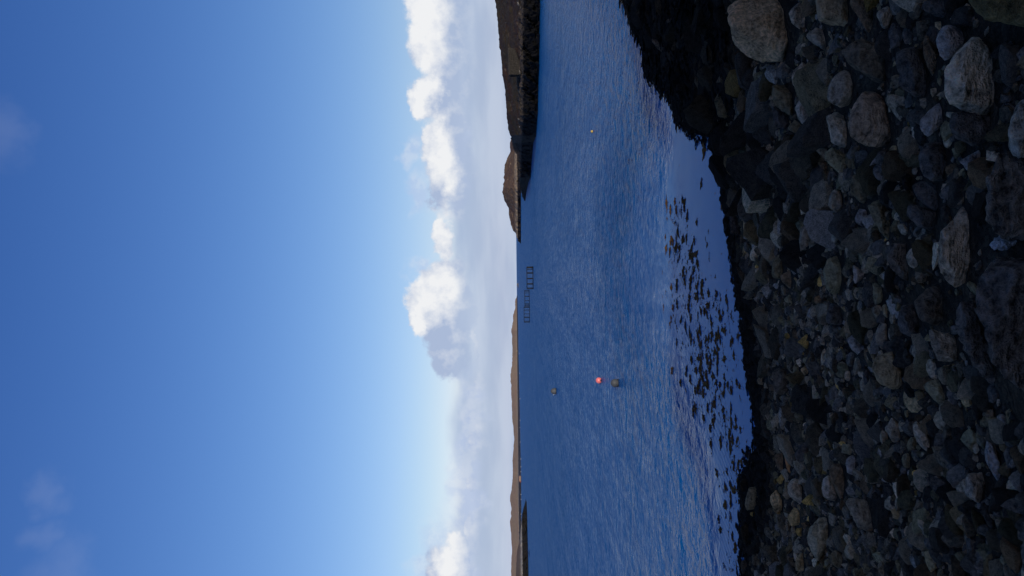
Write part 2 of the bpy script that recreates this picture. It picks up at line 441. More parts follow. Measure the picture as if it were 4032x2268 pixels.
# ------------------------------------------------------------------ the sea
def sea_material():
    m, t, b = new_mat('sea_water')
    g = t.n.new('ShaderNodeNewGeometry'); P = g.outputs['Position']
    a = t.n.new('ShaderNodeAttribute'); a.attribute_name = 'ripple'; rip = a.outputs['Fac']
    s_ = t.sep(P)
    flat = t.comb(s_[0], s_[1], 0.0)
    patch = t.noise(t.mapping(flat, scale=(0.035, 0.11, 1)), 1.0, 4, 0.55)
    patch2 = t.noise(t.mapping(flat, scale=(0.008, 0.03, 1), loc=(3, 7, 0)), 1.0, 4, 0.6)
    gust = t.math('MULTIPLY_ADD', t.ramp(t.math('ADD', t.math('MULTIPLY', patch, 0.6), t.math('MULTIPLY', patch2, 0.4)), 0.36, 0.62), 0.5, 0.7)
    chop = t.n.new('ShaderNodeAttribute'); chop.attribute_name = 'chop'
    ru = t.n.new('ShaderNodeAttribute'); ru.attribute_name = 'ruffle'
    amp = t.math('MULTIPLY', t.math('MULTIPLY', t.math('POWER', rip, 2.0), gust), ru.outputs['Fac'])
    f1 = t.noise(t.mapping(flat, scale=(4.6, 1.7, 1), loc=(2, 3, 0)), 1.0, 2, 0.6)
    f2 = t.noise(t.mapping(flat, scale=(1.7, 0.26, 1), loc=(4, 8, 0)), 1.0, 3, 0.65)
    f3 = t.noise(t.mapping(flat, scale=(0.45, 0.035, 1), loc=(1, 5, 0)), 1.0, 3, 0.65)
    cat = t.math('ADD', t.math('MULTIPLY', f1, 0.45), t.math('ADD', t.math('MULTIPLY', f2, 0.35), t.math('MULTIPLY', f3, 0.20)))
    w1 = t.noise(t.mapping(flat, scale=(2.6, 2.4, 1), rot=(0, 0, 0.12)), 1.0, 3, 0.6, 0.5)
    w2 = t.noise(t.mapping(flat, scale=(1.0, 0.75, 1), rot=(0, 0, -0.10), loc=(5, 1, 0)), 1.0, 3, 0.55, 0.4)
    w3 = t.noise(t.mapping(flat, scale=(0.36, 0.17, 1), loc=(9, 2, 0)), 1.0, 3, 0.6)
    wv = t.n.new('ShaderNodeTexWave'); wv.wave_type = 'BANDS'; wv.bands_direction = 'X'; wv.wave_profile = 'SIN'
    t.put(wv.inputs['Vector'], t.mapping(flat, rot=(0, 0, math.radians(24)))); wv.inputs['Scale'].default_value = 2.0
    wv.inputs['Distortion'].default_value = 5.0; wv.inputs['Detail'].default_value = 2.0; wv.inputs['Detail Scale'].default_value = 0.6
    fan = t.n.new('ShaderNodeAttribute'); fan.attribute_name = 'fan'
    h = t.math('ADD', t.math('MULTIPLY_ADD', w1, 0.45, -0.225), t.math('MULTIPLY_ADD', w2, 0.85, -0.425))
    h = t.math('ADD', h, t.math('MULTIPLY_ADD', w3, 0.9, -0.45))
    h = t.math('MULTIPLY', h, amp)
    h = t.math('ADD', h, t.math('MULTIPLY', t.math('MULTIPLY', wv.outputs['Fac'], fan.outputs['Fac']), 0.0016))
    h = t.math('ADD', h, t.math('MULTIPLY', t.noise(flat, 0.8, 3, 0.5), 0.006))
    bump(t, b, h, 1.0, 1.0)
    b.inputs['Base Color'].default_value = (0.0005, 0.082, 0.255, 1)
    t.l.new(t.math('MULTIPLY', t.math('MULTIPLY_ADD', chop.outputs['Fac'], 0.66, 0.34), t.math('ADD', t.ramp(cat, 0.36, 0.64, 0.33, 0.60), t.ramp(ru.outputs['Fac'], 0.8, 1.4, 0.0, 0.16))), b.inputs['Roughness']); b.inputs['IOR'].default_value = 1.333
    b.inputs['Specular IOR Level'].default_value = 0.115
    return m
SEA = sea_material()
wx = smooth_steps(-40000, 40000, -30, 40, 0.5, 1.10); wy = smooth_steps(-200, 60000, 10, 70, 0.5, 1.08)
WX, WY = np.meshgrid(wx, wy)
wp = np.stack([WX.ravel(), WY.ravel()], 1)
wd = -shore_dist(wp)
ang = WX.ravel() / np.maximum(WY.ravel(), 1)
calm_w = 0.8 + 4.4 * np.exp(-((ang + 0.02) / 0.13) ** 2)
wob = fbm(np.stack([WX.ravel() * 0.25, WY.ravel() * 0.25, 0 * WX.ravel()], 1), 31, 3)
calm_w = calm_w * (1 - 0.9 * sm(ang, 0.12, 0.28))
ripple = np.clip(sm(wd, calm_w * 0.7, calm_w * 2.2 + (1.6 + 0.8 * wob) * (1 - 0.85 * sm(ang, 0.12, 0.28))), 0, 1) * 0.992 + 0.008
fanv = sm(wd, calm_w * 0.6, calm_w * 0.95) * sm(wd, calm_w * 2.6, calm_w * 1.3) * sm(ang, 0.12, -0.02)
pa_ = on_water(2470, 930); pX, pY = WX.ravel(), WY.ravel()
ruffle = np.exp(-((pX - pa_[0]) / 6.5) ** 2 - ((np.log(np.maximum(pY, 1)) - math.log(pa_[1])) / 0.42) ** 2)
ruffle = np.clip(0.42 + 1.0 * ruffle + 0.10 * wob + 0.36 * sm(pY, 35, 90) + 0.30 * sm(ang, 0.02, 0.2), 0.25, 1.5)
chop = np.clip(np.log(np.maximum(wd, 1.5) / 1.5) / math.log(45.0), 0, 1)
sea_me = mesh_np('sea', np.stack([WX.ravel(), WY.ravel(), np.zeros(WX.size)], 1), grid_faces(len(wy), len(wx)))
for nm, arr in (('ripple', ripple), ('fan', fanv), ('ruffle', ruffle), ('chop', chop)):
    at_ = sea_me.attributes.new(nm, 'FLOAT', 'POINT'); at_.data.foreach_set('value', arr.astype(np.float32))
sea = finish(link('sea', sea_me, SEA), kind='structure')

# ------------------------------------------------------------------ headlands and far shores
def lerp_track(tr, y):
    tr = sorted(tr); return np.interp(y, [p[0] for p in tr], [p[1] for p in tr])
def headland(name, tracks, ny, rows, mat, seed, rough, fr, back, label, shelf_z=3.0):
    """tracks: list of (pixel track [(y, x)...], depth gain in metres behind the waterline, as number or (at first y, at last y)); the first is the waterline"""
    y0, y1 = sorted(tracks[0][0])[0][0], sorted(tracks[0][0])[-1][0]
    ys = np.linspace(y0, y1, ny)
    wlx = lerp_track(tracks[0][0], ys)
    Yw = np.array([on_water(x, y)[1] for x, y in zip(wlx, ys)])
    lines = []
    pre = np.array([at(x, y, Y) for x, y, Y in zip(wlx, ys, Yw)])
    under = pre.copy(); under[:, 1] -= rough * 4; under[:, 2] = -rough * 2 - 0.5
    lines += [under, pre]
    for tr, gain in tracks[1:]:
        gn = np.interp(ys, [y0, y1], gain) if hasattr(gain, '__len__') and len(gain) == 2 else np.full(ny, float(gain))
        xx = lerp_track(tr, ys)
        lines.append(np.array([at(x, y, Y + g_) for x, y, Y, g_ in zip(xx, ys, Yw, gn)]))
    b1 = lines[-1].copy(); b1[:, 1] += back; b1[:, 0] *= b1[:, 1] / (b1[:, 1] - back); b1[:, 2] = np.minimum(b1[:, 2] * 0.8, H * 0.8 + 0 * b1[:, 2])
    b2 = b1.copy(); b2[:, 1] += back * 1.5; b2[:, 2] = -2
    lines += [b1, b2]
    L = []
    for k, (p, q) in enumerate(zip(lines[:-1], lines[1:])):
        n = rows[min(k, len(rows) - 1)]
        for i in range(n): L.append(p + (q - p) * (i / n))
    L.append(lines[-1]); L = np.array(L)
    V = L.reshape(-1, 3)
    lo = np.clip(V[:, 2] / (rough * 2), 0.12, 1)
    nz = fbm(V * fr, seed, 5, 0.55)
    ridge = 1 - np.abs(fbm(V * fr * 2.3 + 9, seed + 5, 4, 0.55))
    V = V.copy(); V[:, 2] += rough * lo * (0.65 * nz + 0.5 * (ridge - 0.7))
    hx = fbm(V * fr * 1.7 + 3, seed + 9, 4, 0.55)
    low = np.clip(1.6 - V[:, 2] / max(0.5, shelf_z), 0, 1) * (V[:, 2] > -0.2)
    V[:, 1] += rough * (2.0 * hx + 5.0 * low * fbm(V * fr * 3.6 + 11, seed + 21, 4, 0.6))
    V[:, 2] += rough * 1.3 * low * np.clip(V[:, 2], 0, 1) * fbm(V * fr * 4.0 + 7, seed + 15, 3, 0.6)
    ob = link(name, mesh_np(name, V, grid_faces(L.shape[0], L.shape[1])), mat)
    ob['label'] = label
    return finish(ob, kind='structure')

M_RIGHT = land_mat('right_shore', 2.9, 3.6, (0.042, 0.021, 0.014), (0.042, 0.031, 0.016), (0.075, 0.062, 0.052), weed=(0.006, 0.006, 0.007), sc=1.6)
M_MID = land_mat('mid_headland', 3.0, 5.3, (0.10, 0.060, 0.045), (0.13, 0.085, 0.055), (0.30, 0.23, 0.16), weed=(0.018, 0.016, 0.018), sc=0.8)
M_FAR = land_mat('far_hills', 5.2, 7.0, (0.42, 0.265, 0.165), (0.44, 0.305, 0.175), (0.46, 0.36, 0.25), weed=(0.045, 0.045, 0.055), sc=0.15)
M_SPIT = land_mat('spit', 3.1, 4.0, (0.16, 0.105, 0.075), (0.17, 0.125, 0.08), (0.42, 0.38, 0.32), weed=(0.016, 0.015, 0.014), sc=0.8)

headland('far_hills',
    [([(1165, 2037.3), (1300, 2040.3), (1400, 2041.5), (1500, 2044), (1600, 2046.3), (1700, 2048), (1850, 2051), (1900, 2052), (2000, 2052.5), (2150, 2053), (2268, 2054), (2700, 2060)], 0),
     ([(1165, 2036.5), (1300, 2034), (1400, 2034), (1500, 2038), (1600, 2040), (1850, 2041.5), (1950, 2041.5), (2268, 2042), (2700, 2048)], 60),
     ([(1165, 2036), (1220, 2031), (1300, 2026), (1400, 2028), (1600, 2030), (1850, 2036), (1950, 2034), (2268, 2034), (2700, 2040)], 220),
     ([(1165, 2035.4), (1172, 2034), (1180, 2029), (1198, 2028), (1208, 2030), (1220, 2026), (1239, 2021), (1260, 2020.5), (1298, 2013), (1307, 2012.4), (1323, 2016.5), (1350, 2015.6), (1384, 2018), (1422, 2017), (1457, 2012), (1488, 2011), (1543, 2014),
       (1592, 2015.6), (1643, 2017), (1695, 2021), (1730, 2024), (1764, 2021), (1809, 2019), (1848, 2020), (1894, 2018), (1929, 2013), (1955, 2008), (1971, 2007.6), (1997, 2010.5), (2032, 2011.4), (2049, 2008), (2081, 2011.4), (2123, 2014.7), (2171, 2016), (2220, 2013), (2268, 2013), (2700, 2000)], 650)],
    700, [3, 10, 14, 26, 6], M_FAR, 41, 3.2, 0.010, 500, 'low brown hills along the far shore')
headland('middle_headland',
    [([(540, 2048.5), (740, 2051.5), (845, 2051.2), (958, 2051.3)], 0),
     ([(540, 2036), (700, 2037), (905, 2037), (931, 2040), (945, 2046), (958, 2051)], (9, 4)),
     ([(540, 2026), (700, 2028), (860, 2028), (905, 2032), (917, 2035.5), (931, 2039), (945, 2045.6), (958, 2050.9)], (25, 6)),
     ([(540, 2016), (560, 2010), (597, 2010), (631, 1993), (666, 1986), (690, 1985), (707, 1984), (738, 1977.6), (755, 1977.6), (786, 1986), (817, 2000), (855, 2007), (883, 2014), (907, 2021), (917.5, 2033), (931, 2038), (945, 2045), (958, 2050.8)], (110, 12))],
    420, [3, 14, 16, 34, 6], M_MID, 57, 1.25, 0.06, 60, 'brown heath-covered headland with dark tidal rocks')
headland('left_spit',
    [([(1974, 2073.6), (1981, 2073.9), (2042, 2076), (2091, 2076.4), (2139, 2078), (2220, 2080), (2268, 2081), (2600, 2088)], 0),
     ([(1974, 2073), (1990, 2069), (2013, 2063), (2055, 2056.5), (2084, 2055), (2123, 2056), (2268, 2057.5), (2600, 2062)], (2, 16)),
     ([(1974, 2072.9), (1990, 2068.3), (2013, 2062), (2055, 2055.5), (2084, 2053), (2123, 2051), (2149, 2049), (2268, 2048), (2600, 2050)], (4, 30)),
     ([(1974, 2072.8), (1990, 2068), (2013, 2061.5), (2055, 2055), (2084, 2052), (2123, 2047), (2149, 2040.5), (2184, 2035), (2268, 2031), (2600, 2020)], (6, 190))],
    330, [3, 16, 8, 20, 4], M_SPIT, 77, 0.55, 0.09, 40, 'dark low spit of rock with a pale rim and brown turf')
RIGHT_WL = [(-420, 2137), (0, 2127), (248, 2123.6), (455, 2117), (534, 2110.5), (562, 2100), (638, 2093), (697, 2090), (714, 2082), (745, 2074.5), (762, 2071.5), (790, 2069)]
headland('right_shore',
    [(RIGHT_WL, 0),
     ([(-420, 2066), (0, 2061.5), (250, 2061), (440, 2058), (520, 2056), (617, 2049), (724, 2050), (748, 2054), (773, 2062), (790, 2068.5)], (5, 3)),
     ([(-420, 2048), (0, 2044), (250, 2046), (440, 2046), (520, 2045), (617, 2043), (660, 2046), (724, 2049), (748, 2053), (773, 2061), (790, 2068.3)], (11, 4)),
     ([(-420, 1925), (0, 1950.5), (62, 1956.7), (137, 1964), (195, 1968), (253, 1976), (306, 1979), (352, 1989), (385, 1993), (397, 1995), (439, 1991), (468, 1996), (509, 2003.5), (542, 2011), (572, 2017), (603, 2031), (617, 2040), (660, 2045), (724, 2048), (748, 2052), (773, 2060), (790, 2068)], (85, 5))],
    560, [4, 26, 14, 44, 6], M_RIGHT, 91, 0.42, 0.20, 40, 'dark brown shore with black tidal rocks on the right')

# ------------------------------------------------------------------ rocks
TINT0 = {'dk': (0.052, 0.058, 0.072), 'gr': (0.125, 0.128, 0.130), 'pg': (0.24, 0.24, 0.235), 'ol': (0.090, 0.092, 0.078), 'tn': (0.165, 0.150, 0.115),
        'br': (0.090, 0.076, 0.064), 'bl': (0.125, 0.140, 0.175), 'ye': (0.24, 0.19, 0.085), 'bk': (0.014, 0.013, 0.012), 'gn': (0.108, 0.118, 0.102), 'or': (0.24, 0.135, 0.075), 'wh': (0.34, 0.33, 0.32)}
TINT = {k: (v[0] * 2.3, v[1] * 1.65, v[2] * 0.98) if k != 'bk' else v for k, v in TINT0.items()}
WORD = {'dk': 'dark slate-grey', 'gr': 'grey', 'pg': 'pale grey', 'ol': 'olive', 'tn': 'tan', 'br': 'dark brown', 'bl': 'blue-grey', 'ye': 'yellowish', 'bk': 'black weedy', 'gn': 'greenish', 'or': 'orange-tan', 'wh': 'whitish'}
def hull_planes(pts):
    bm = bmesh.new()
    for p in pts: bm.verts.new(p)
    r = bmesh.ops.convex_hull(bm, input=bm.verts)
    bm.normal_update(); P = []
    for f in bm.faces:
        n = np.array(f.normal[:]); d_ = float(np.dot(n, f.verts[0].co[:]))
        if d_ < 0: n, d_ = -n, -d_
        if all(np.dot(n, m) < 0.985 for m, _ in P): P.append((n, max(d_, 1e-4)))
    bm.free()
    return np.array([p[0] for p in P]), np.array([p[1] for p in P])
def shape_from_planes(dirs, N, D, p):
    q = np.maximum(dirs @ N.T, 0) / D[None, :]
    mx = q.max(1)
    return 1.0 / (mx * ((q / mx[:, None]) ** p).sum(1) ** (1.0 / p))
ALL_POLY = []                    # outlines of traced stones, photo pixels
def traced(pts, thick=0.85, level=4, p=90, rough=0.035, strata=0.0, sdir=(0.3, 0.5, 0.8), seed=0, sink=0.30, depth=None, chips=7):
    pts = np.array(pts, float); c0 = pts.mean(0)
    xm = pts[:, 0].max(); ax = xm - sink * (xm - pts[:, 0].min())
    if depth is None: _, depth = on_beach(ax, c0[1])
    W3 = np.array([at(x, y, depth) for x, y in pts]); C0 = W3.mean(0)
    ext = math.sqrt(np.ptp(pts[:, 0]) * np.ptp(pts[:, 1])) / FPX * depth
    T = thick * ext; r_ = np.random.default_rng(seed + 100)
    up = np.array([0, 0, 1.0]); nv = -ray(*c0); nv /= np.linalg.norm(nv)
    cloud = []
    for q in W3:
        o = q - C0
        cloud.append(o)
        k = 0.62 + 0.2 * r_.random()
        cloud.append(o * k + nv * T * (0.30 + 0.14 * r_.random()))
        k = 0.66 + 0.2 * r_.random()
        cloud.append(o * k - nv * T * (0.36 + 0.14 * r_.random()))
    for k in range(3):
        cloud.append(nv * T * 0.46 + (W3[r_.integers(len(W3))] - C0) * 0.4)
    N, D = hull_planes(cloud)
    dirs, Fc = ICO[level]
    r = shape_from_planes(dirs, N, D, p)
    if chips:
        nf = chips + 2                                            # broken faces: a few all round, more on the exposed side
        cn = np.vstack([r_.normal(size=(chips - 3, 3)), (nv + 0.4 * up) + 0.85 * r_.normal(size=(nf - chips + 3, 3))]); cn /= np.linalg.norm(cn, axis=1, keepdims=True)
        cd = ((dirs * r[:, None]) @ cn.T).max(0) * np.append(0.82 + 0.13 * r_.random(chips - 3), 0.62 + 0.24 * r_.random(nf - chips + 3))
        r = shape_from_planes(dirs, np.vstack([N, cn]), np.append(D, cd), max(p, 60) if p > 15 else p)
    V = dirs * r[:, None]
    fr = 1.0 / max(ext, 0.02)
    disp = rough * ext * (fbm(V * fr * 3.2 + seed, seed, 4, 0.55) + 0.5 * (0.5 - np.abs(fbm(V * fr * 6 + 5, seed + 3, 3, 0.5))))
    if strata:
        sd = np.array(sdir) / np.linalg.norm(sdir)
        ph = (V @ sd) * fr * 9 + 0.9 * fbm(V * fr * 2.0, seed + 7, 3)
        saw = ph - np.floor(ph); disp += strata * ext * (np.minimum(saw * 1.4, (1 - saw) * 5) - 0.4) * (0.6 + 0.5 * vnoise(np.stack([np.floor(ph)] * 3, 1) * 3.7, seed))
    V = V + dirs * disp[:, None]
    ALL_POLY.append(pts)
    return C0, V, Fc, depth

def Z(ox, oy, sc, pts): return [(ox + x / sc, oy + y / sc) for x, y in pts]
R1 = lambda p: Z(2400, 0, 2.415, p)
R2 = lambda p: Z(2400, 600, 2.415, p)
R3 = lambda p: Z(2400, 1100, 2.415, p)
R4 = lambda p: Z(2400, 1668, 2.415, p)
R5 = lambda p: Z(3032, 0, 1.932, p)
R6 = lambda p: Z(3032, 700, 1.932, p)
R7 = lambda p: Z(3032, 1400, 1.669, p)
# (outline, tint, kind, own description or None, options)
BIG = [
 (R1([(1085,280),(1095,190),(1150,90),(1240,10),(1300,-80),(1600,-90),(1800,20),(1850,300),(1800,480),(1650,590),(1450,640),(1380,600),(1250,510),(1110,390)]), 'tn', 'boulder', 'largest boulder at the top edge, its pale crown above the dark tidal rocks', dict(level=5, tint=(0.20,0.175,0.145), thick=0.8, rough=0.05)),
 (R5([(1285,640),(1300,560),(1400,430),(1545,250),(1640,290),(1750,390),(1765,800),(1620,880),(1540,860),(1400,790),(1310,690)]), 'pg', 'boulder', 'angular grey boulder with fine banding and a whitish worn corner', dict(level=5, banded=1, strata=0.03, p=22)),
 (R5([(1265,260),(1340,190),(1480,200),(1535,260),(1490,330),(1400,420),(1330,470),(1290,420),(1262,340)]), 'bl', 'rock', 'rough blue-grey rock tucked behind the banded angular boulder', dict()),
 (R5([(580,980),(600,900),(640,760),(700,600),(800,600),(900,800),(990,950),(975,1080),(880,1130),(780,1165),(680,1130),(600,1060)]), 'gr', 'boulder', 'big smooth brownish grey boulder leaning on the round grey rock', dict(level=5, tint=(0.13,0.118,0.112), banded=1, p=12)),
 (R5([(415,680),(470,590),(570,515),(640,540),(690,600),(640,760),(600,850),(520,850),(440,800)]), 'gr', 'rock', 'round smooth grey rock half hidden by the big brownish boulder', dict(p=10)),
 (R5([(420,880),(500,850),(590,900),(585,980),(620,1070),(620,1140),(520,1100),(440,1080),(425,980)]), 'pg', 'rock', 'rough pale rock with a rusty top beside the smooth brownish boulder', dict()),
 (R5([(550,430),(600,330),(700,290),(850,340),(930,400),(960,540),(930,650),(800,600),(650,560),(560,500)]), 'dk', 'rock', 'broad dark rock lying above the smooth brownish boulder', dict(tint=(0.068,0.068,0.066))),
 (R5([(940,400),(1100,330),(1160,420),(1240,600),(1225,740),(1120,750),(1000,660),(975,560)]), 'dk', 'rock', None, dict()),
 (R5([(890,230),(930,170),(1010,190),(1030,290),(1000,350),(915,380)]), 'dk', 'rock', None, dict()),
 (R5([(1155,310),(1180,250),(1230,330),(1310,460),(1300,560),(1240,600),(1190,500)]), 'br', 'rock', 'narrow brown rough rock wedged against the blue-grey rough rock', dict()),
 (R5([(1140,960),(1160,880),(1290,770),(1370,790),(1360,910),(1270,970),(1200,1055),(1150,1020)]), 'bl', 'slab', 'tilted blue-grey slab below the banded angular boulder', dict(thick=0.6, p=24)),
 (R5([(1370,960),(1380,850),(1600,880),(1750,830),(1755,1060),(1560,1130),(1400,1060)]), 'dk', 'rock', None, dict()),
 (R5([(165,600),(180,530),(250,470),(310,510),(315,560),(260,620),(210,680),(160,650)]), 'pg', 'rock', None, dict()),
 (R5([(135,100),(150,20),(260,0),(300,80),(300,200),(240,230),(170,180)]), 'pg', 'rock', None, dict()),
 (R5([(335,-60),(600,-60),(680,140),(670,210),(540,210),(400,200),(370,150)]), 'gr', 'slab', 'broad brownish grey slab at the top edge beside the largest boulder', dict(tint=(0.12,0.115,0.10))),
 (R5([(600,30),(700,100),(740,250),(820,280),(830,180),(780,60),(760,-40),(600,-40)]), 'br', 'slab', None, dict()),
 (R5([(260,270),(360,210),(440,240),(480,330),(430,400),(370,360),(310,310)]), 'gr', 'rock', None, dict()),
 (R5([(10,700),(30,620),(130,640),(190,690),(185,900),(100,840),(30,800)]), 'ol', 'slab', None, dict()),
 (R5([(190,830),(240,735),(320,740),(390,760),(300,880),(280,975),(230,950)]), 'gr', 'rock', None, dict(tint=(0.17,0.17,0.175))),
 (R5([(115,980),(190,910),(280,980),(305,1055),(200,1020)]), 'ol', 'slab', None, dict()),
 (R5([(395,1200),(420,1100),(520,1150),(600,1230),(640,1230),(550,1340),(470,1270)]), 'gn', 'slab', None, dict()),
 (R5([(1120,1180),(1190,1090),(1340,1080),(1390,1220),(1340,1370),(1240,1380),(1130,1300)]), 'dk', 'rock', None, dict()),
 (R5([(1430,1230),(1520,1190),(1600,1130),(1640,1180),(1600,1290),(1500,1300)]), 'bl', 'rock', None, dict()),
 (R5([(800,100),(880,40),(960,80),(900,220),(860,220)]), 'gr', 'rock', None, dict()),
 (R5([(1100,20),(1330,-40),(1400,60),(1340,140),(1200,110)]), 'dk', 'rock', None, dict()),
 (R5([(1340,80),(1380,30),(1430,90),(1430,190),(1370,150)]), 'bl', 'rock', None, dict()),
 (R5([(1420,-60),(1700,-250),(2150,-260),(2200,200),(2000,310),(1800,290),(1640,190),(1530,80)]), 'ol', 'boulder', 'huge smooth olive boulder cut off by the top right corner', dict(level=5, tint=(0.062,0.064,0.045), p=9, thick=0.7)),
 (R5([(1800,1150),(1820,1000),(1890,780),(1940,730),(2060,760),(2080,1180),(1900,1245)]), 'wh', 'boulder', 'whitish grey banded boulder cut by the right edge of the picture', dict(level=5, tint=(0.24,0.26,0.28), banded=1)),
 (R6([(1255,700),(1270,600),(1300,420),(1400,310),(1500,170),(1560,160),(1590,350),(1580,600),(1540,840),(1420,850),(1300,800)]), 'pg', 'boulder', 'tall brownish grey boulder with wavy banding next to the bedrock ledges', dict(level=5, tint=(0.17,0.165,0.16), banded=1, strata=0.015, thick=0.6)),
 (R6([(1030,580),(1120,490),(1150,560),(1140,680),(1080,695),(1045,650)]), 'pg', 'rock', None, dict()),
 (R6([(625,650),(745,740),(640,815)]), 'bl', 'stone', 'small triangular blue-grey stone in the middle of the shingle', dict(thick=0.4, p=30, tint=(0.21,0.22,0.25))),
 (R6([(400,700),(440,610),(520,560),(580,600),(565,780),(540,880),(480,900),(420,840)]), 'gn', 'rock', 'rounded greenish rock beside the small triangular stone', dict()),
 (R6([(215,480),(240,330),(330,350),(350,430),(290,570),(230,560)]), 'gr', 'rock', None, dict()),
 (R6([(445,130),(480,70),(560,120),(575,230),(500,270),(445,230)]), 'gr', 'rock', None, dict()),
 (R6([(645,300),(680,220),(740,240),(760,310),(700,375),(650,350)]), 'bl', 'rock', None, dict()),
 (R6([(600,30),(640,-40),(700,50),(770,140),(740,210),(680,190),(620,110)]), 'ol', 'slab', None, dict()),
 (R6([(730,200),(830,100),(870,190),(850,290),(960,420),(900,480),(820,380),(780,290)]), 'ol', 'rock', None, dict()),
 (R6([(1005,270),(1070,200),(1290,260),(1340,330),(1260,440),(1140,380)]), 'dk', 'rock', None, dict()),
 (R6([(1070,60),(1160,20),(1330,60),(1320,250),(1260,270),(1140,180)]), 'dk', 'rock', None, dict()),
 (R6([(890,600),(920,480),(1060,430),(1090,560),(1080,800),(1000,770),(920,690)]), 'dk', 'slab', None, dict(tint=(0.07,0.072,0.08))),
 (R6([(1090,910),(1150,840),(1300,810),(1380,900),(1360,1130),(1250,1140),(1130,1070)]), 'dk', 'rock', None, dict(tint=(0.062,0.062,0.065))),
 (R6([(1200,1180),(1210,1150),(1430,1200),(1490,1320),(1380,1420),(1280,1410),(1250,1310)]), 'gr', 'slab', None, dict(thick=0.6)),
 (R6([(955,1080),(1000,960),(1080,950),(1120,1050),(1180,1140),(1080,1220),(980,1180)]), 'dk', 'rock', None, dict()),
 (R6([(805,1170),(840,1100),(900,1090),(910,1290),(850,1310),(810,1270)]), 'gr', 'rock', None, dict()),
 (R6([(715,1110),(770,1080),(810,1100),(790,1150),(740,1150)]), 'gr', 'stone', None, dict()),
 (R6([(780,800),(830,790),(870,850),(870,940),(800,980),(785,900)]), 'gn', 'stone', None, dict()),
 (R6([(845,980),(880,950),(900,1000),(905,1090),(860,1050)]), 'tn', 'stone', None, dict()),
 (R6([(580,1220),(640,1180),(670,1280),(750,1300),(700,1380),(620,1310)]), 'bl', 'stone', None, dict()),
 (R6([(10,650),(70,560),(120,560),(120,700),(60,800),(10,740)]), 'ol', 'rock', None, dict()),
 (R6([(70,740),(190,690),(190,830),(150,860),(90,810)]), 'br', 'stone', None, dict()),
 (R6([(100,910),(180,890),(190,980),(150,980)]), 'gn', 'stone', None, dict()),
 (R6([(210,1250),(290,1180),(320,1240),(280,1310)]), 'ye', 'stone', 'yellowish stone by itself among dark stones above the shingle', dict()),
 (R6([(415,1060),(450,950),(560,980),(570,1130),(440,1110)]), 'dk', 'rock', None, dict()),
 (R6([(460,430),(550,330),(590,360),(500,500),(465,490)]), 'gr', 'stone', None, dict()),
 (R6([(220,1080),(260,1050),(290,1140),(250,1165)]), 'gr', 'stone', None, dict()),
 (R6([(195,1330),(230,1310),(250,1360),(215,1380)]), 'gn', 'stone', None, dict()),
 (R6([(375,1220),(400,1190),(430,1210),(420,1280),(385,1270)]), 'gr', 'stone', None, dict()),
 (R7([(240,1190),(260,1130),(350,1030),(420,1100),(400,1220),(320,1350),(260,1290)]), 'gr', 'boulder', 'rounded speckled greenish grey rock near the lower waterline', dict(level=5, tint=(0.16,0.165,0.15))),
 (R7([(110,860),(150,805),(200,810),(230,900),(235,1010),(180,970),(120,920)]), 'wh', 'rock', 'whitish grey rock with a dark dent, palest stone near the water', dict(tint=(0.34,0.33,0.32))),
 (R7([(0,920),(40,880),(100,970),(90,1030),(20,1030)]), 'tn', 'rock', 'tan streaked rock next to the whitish dented rock', dict(tint=(0.30,0.26,0.19), banded=1)),
 (R7([(490,950),(510,920),(580,960),(700,980),(720,1120),(660,1170),(580,1140),(540,1010)]), 'gr', 'slab', None, dict(thick=0.6)),
 (R7([(380,710),(400,695),(500,720),(520,900),(470,970),(400,830)]), 'br', 'slab', None, dict(thick=0.6)),
 (R7([(340,860),(350,790),(400,790),(410,850),(470,960),(400,960),(350,930)]), 'pg', 'rock', None, dict(tint=(0.19,0.19,0.2))),
 (R7([(1280,900),(1290,770),(1400,760),(1450,820),(1380,980),(1290,920)]), 'pg', 'rock', 'grey block-shaped rock in the lower right of the beach', dict(p=22, tint=(0.15,0.155,0.165))),
 (R7([(1395,610),(1420,555),(1470,590),(1550,800),(1500,850),(1440,730)]), 'bl', 'slab', 'long pale blue slab beside the grey block-shaped rock', dict(p=22, tint=(0.22,0.26,0.34), thick=0.6)),
 (R7([(930,430),(950,420),(1080,570),(1060,650),(980,600),(940,500)]), 'pg', 'rock', 'pale pointed rock in the middle of the shingle', dict()),
 (R7([(985,190),(1100,140),(1150,180),(1180,280),(1160,390),(1100,300),(1020,230)]), 'gn', 'slab', 'greenish triangular slab beside the foot of the bedrock ledges', dict()),
 (R7([(670,80),(690,20),(800,-30),(860,120),(920,215),(800,220),(710,180)]), 'tn', 'rock', None, dict(tint=(0.125,0.12,0.1))),
 (R7([(755,470),(810,390),(850,440),(880,580),(800,570)]), 'gr', 'rock', None, dict()),
 (R7([(385,1310),(430,1280),(490,1310),(495,1390),(440,1400),(400,1360)]), 'ol', 'rock', None, dict()),
 (R7([(860,680),(890,625),(940,660),(930,740),(880,740)]), 'ol', 'stone', None, dict()),
 (R7([(495,680),(540,645),(575,680),(555,790),(510,780)]), 'bl', 'stone', None, dict()),
 (R7([(1505,1340),(1520,1300),(1560,1320),(1590,1390),(1530,1385)]), 'gn', 'stone', None, dict()),
 (R7([(1500,1240),(1540,1215),(1580,1270),(1570,1305),(1520,1280)]), 'bl', 'stone', None, dict()),
 (R7([(610,120),(640,80),(680,150),(670,220),(620,190)]), 'dk', 'stone', None, dict()),
 (R7([(165,1360),(180,1300),(230,1290),(240,1420),(170,1430)]), 'tn', 'stone', None, dict()),
 (R7([(88,1395),(160,1390),(165,1435),(90,1435)]), 'tn', 'stone', 'tan brick-shaped stone at the bottom edge of the picture', dict(p=40, tint=(0.26,0.23,0.18))),
 (R7([(160,640),(210,570),(290,560),(240,680),(170,720)]), 'dk', 'rock', None, dict()),
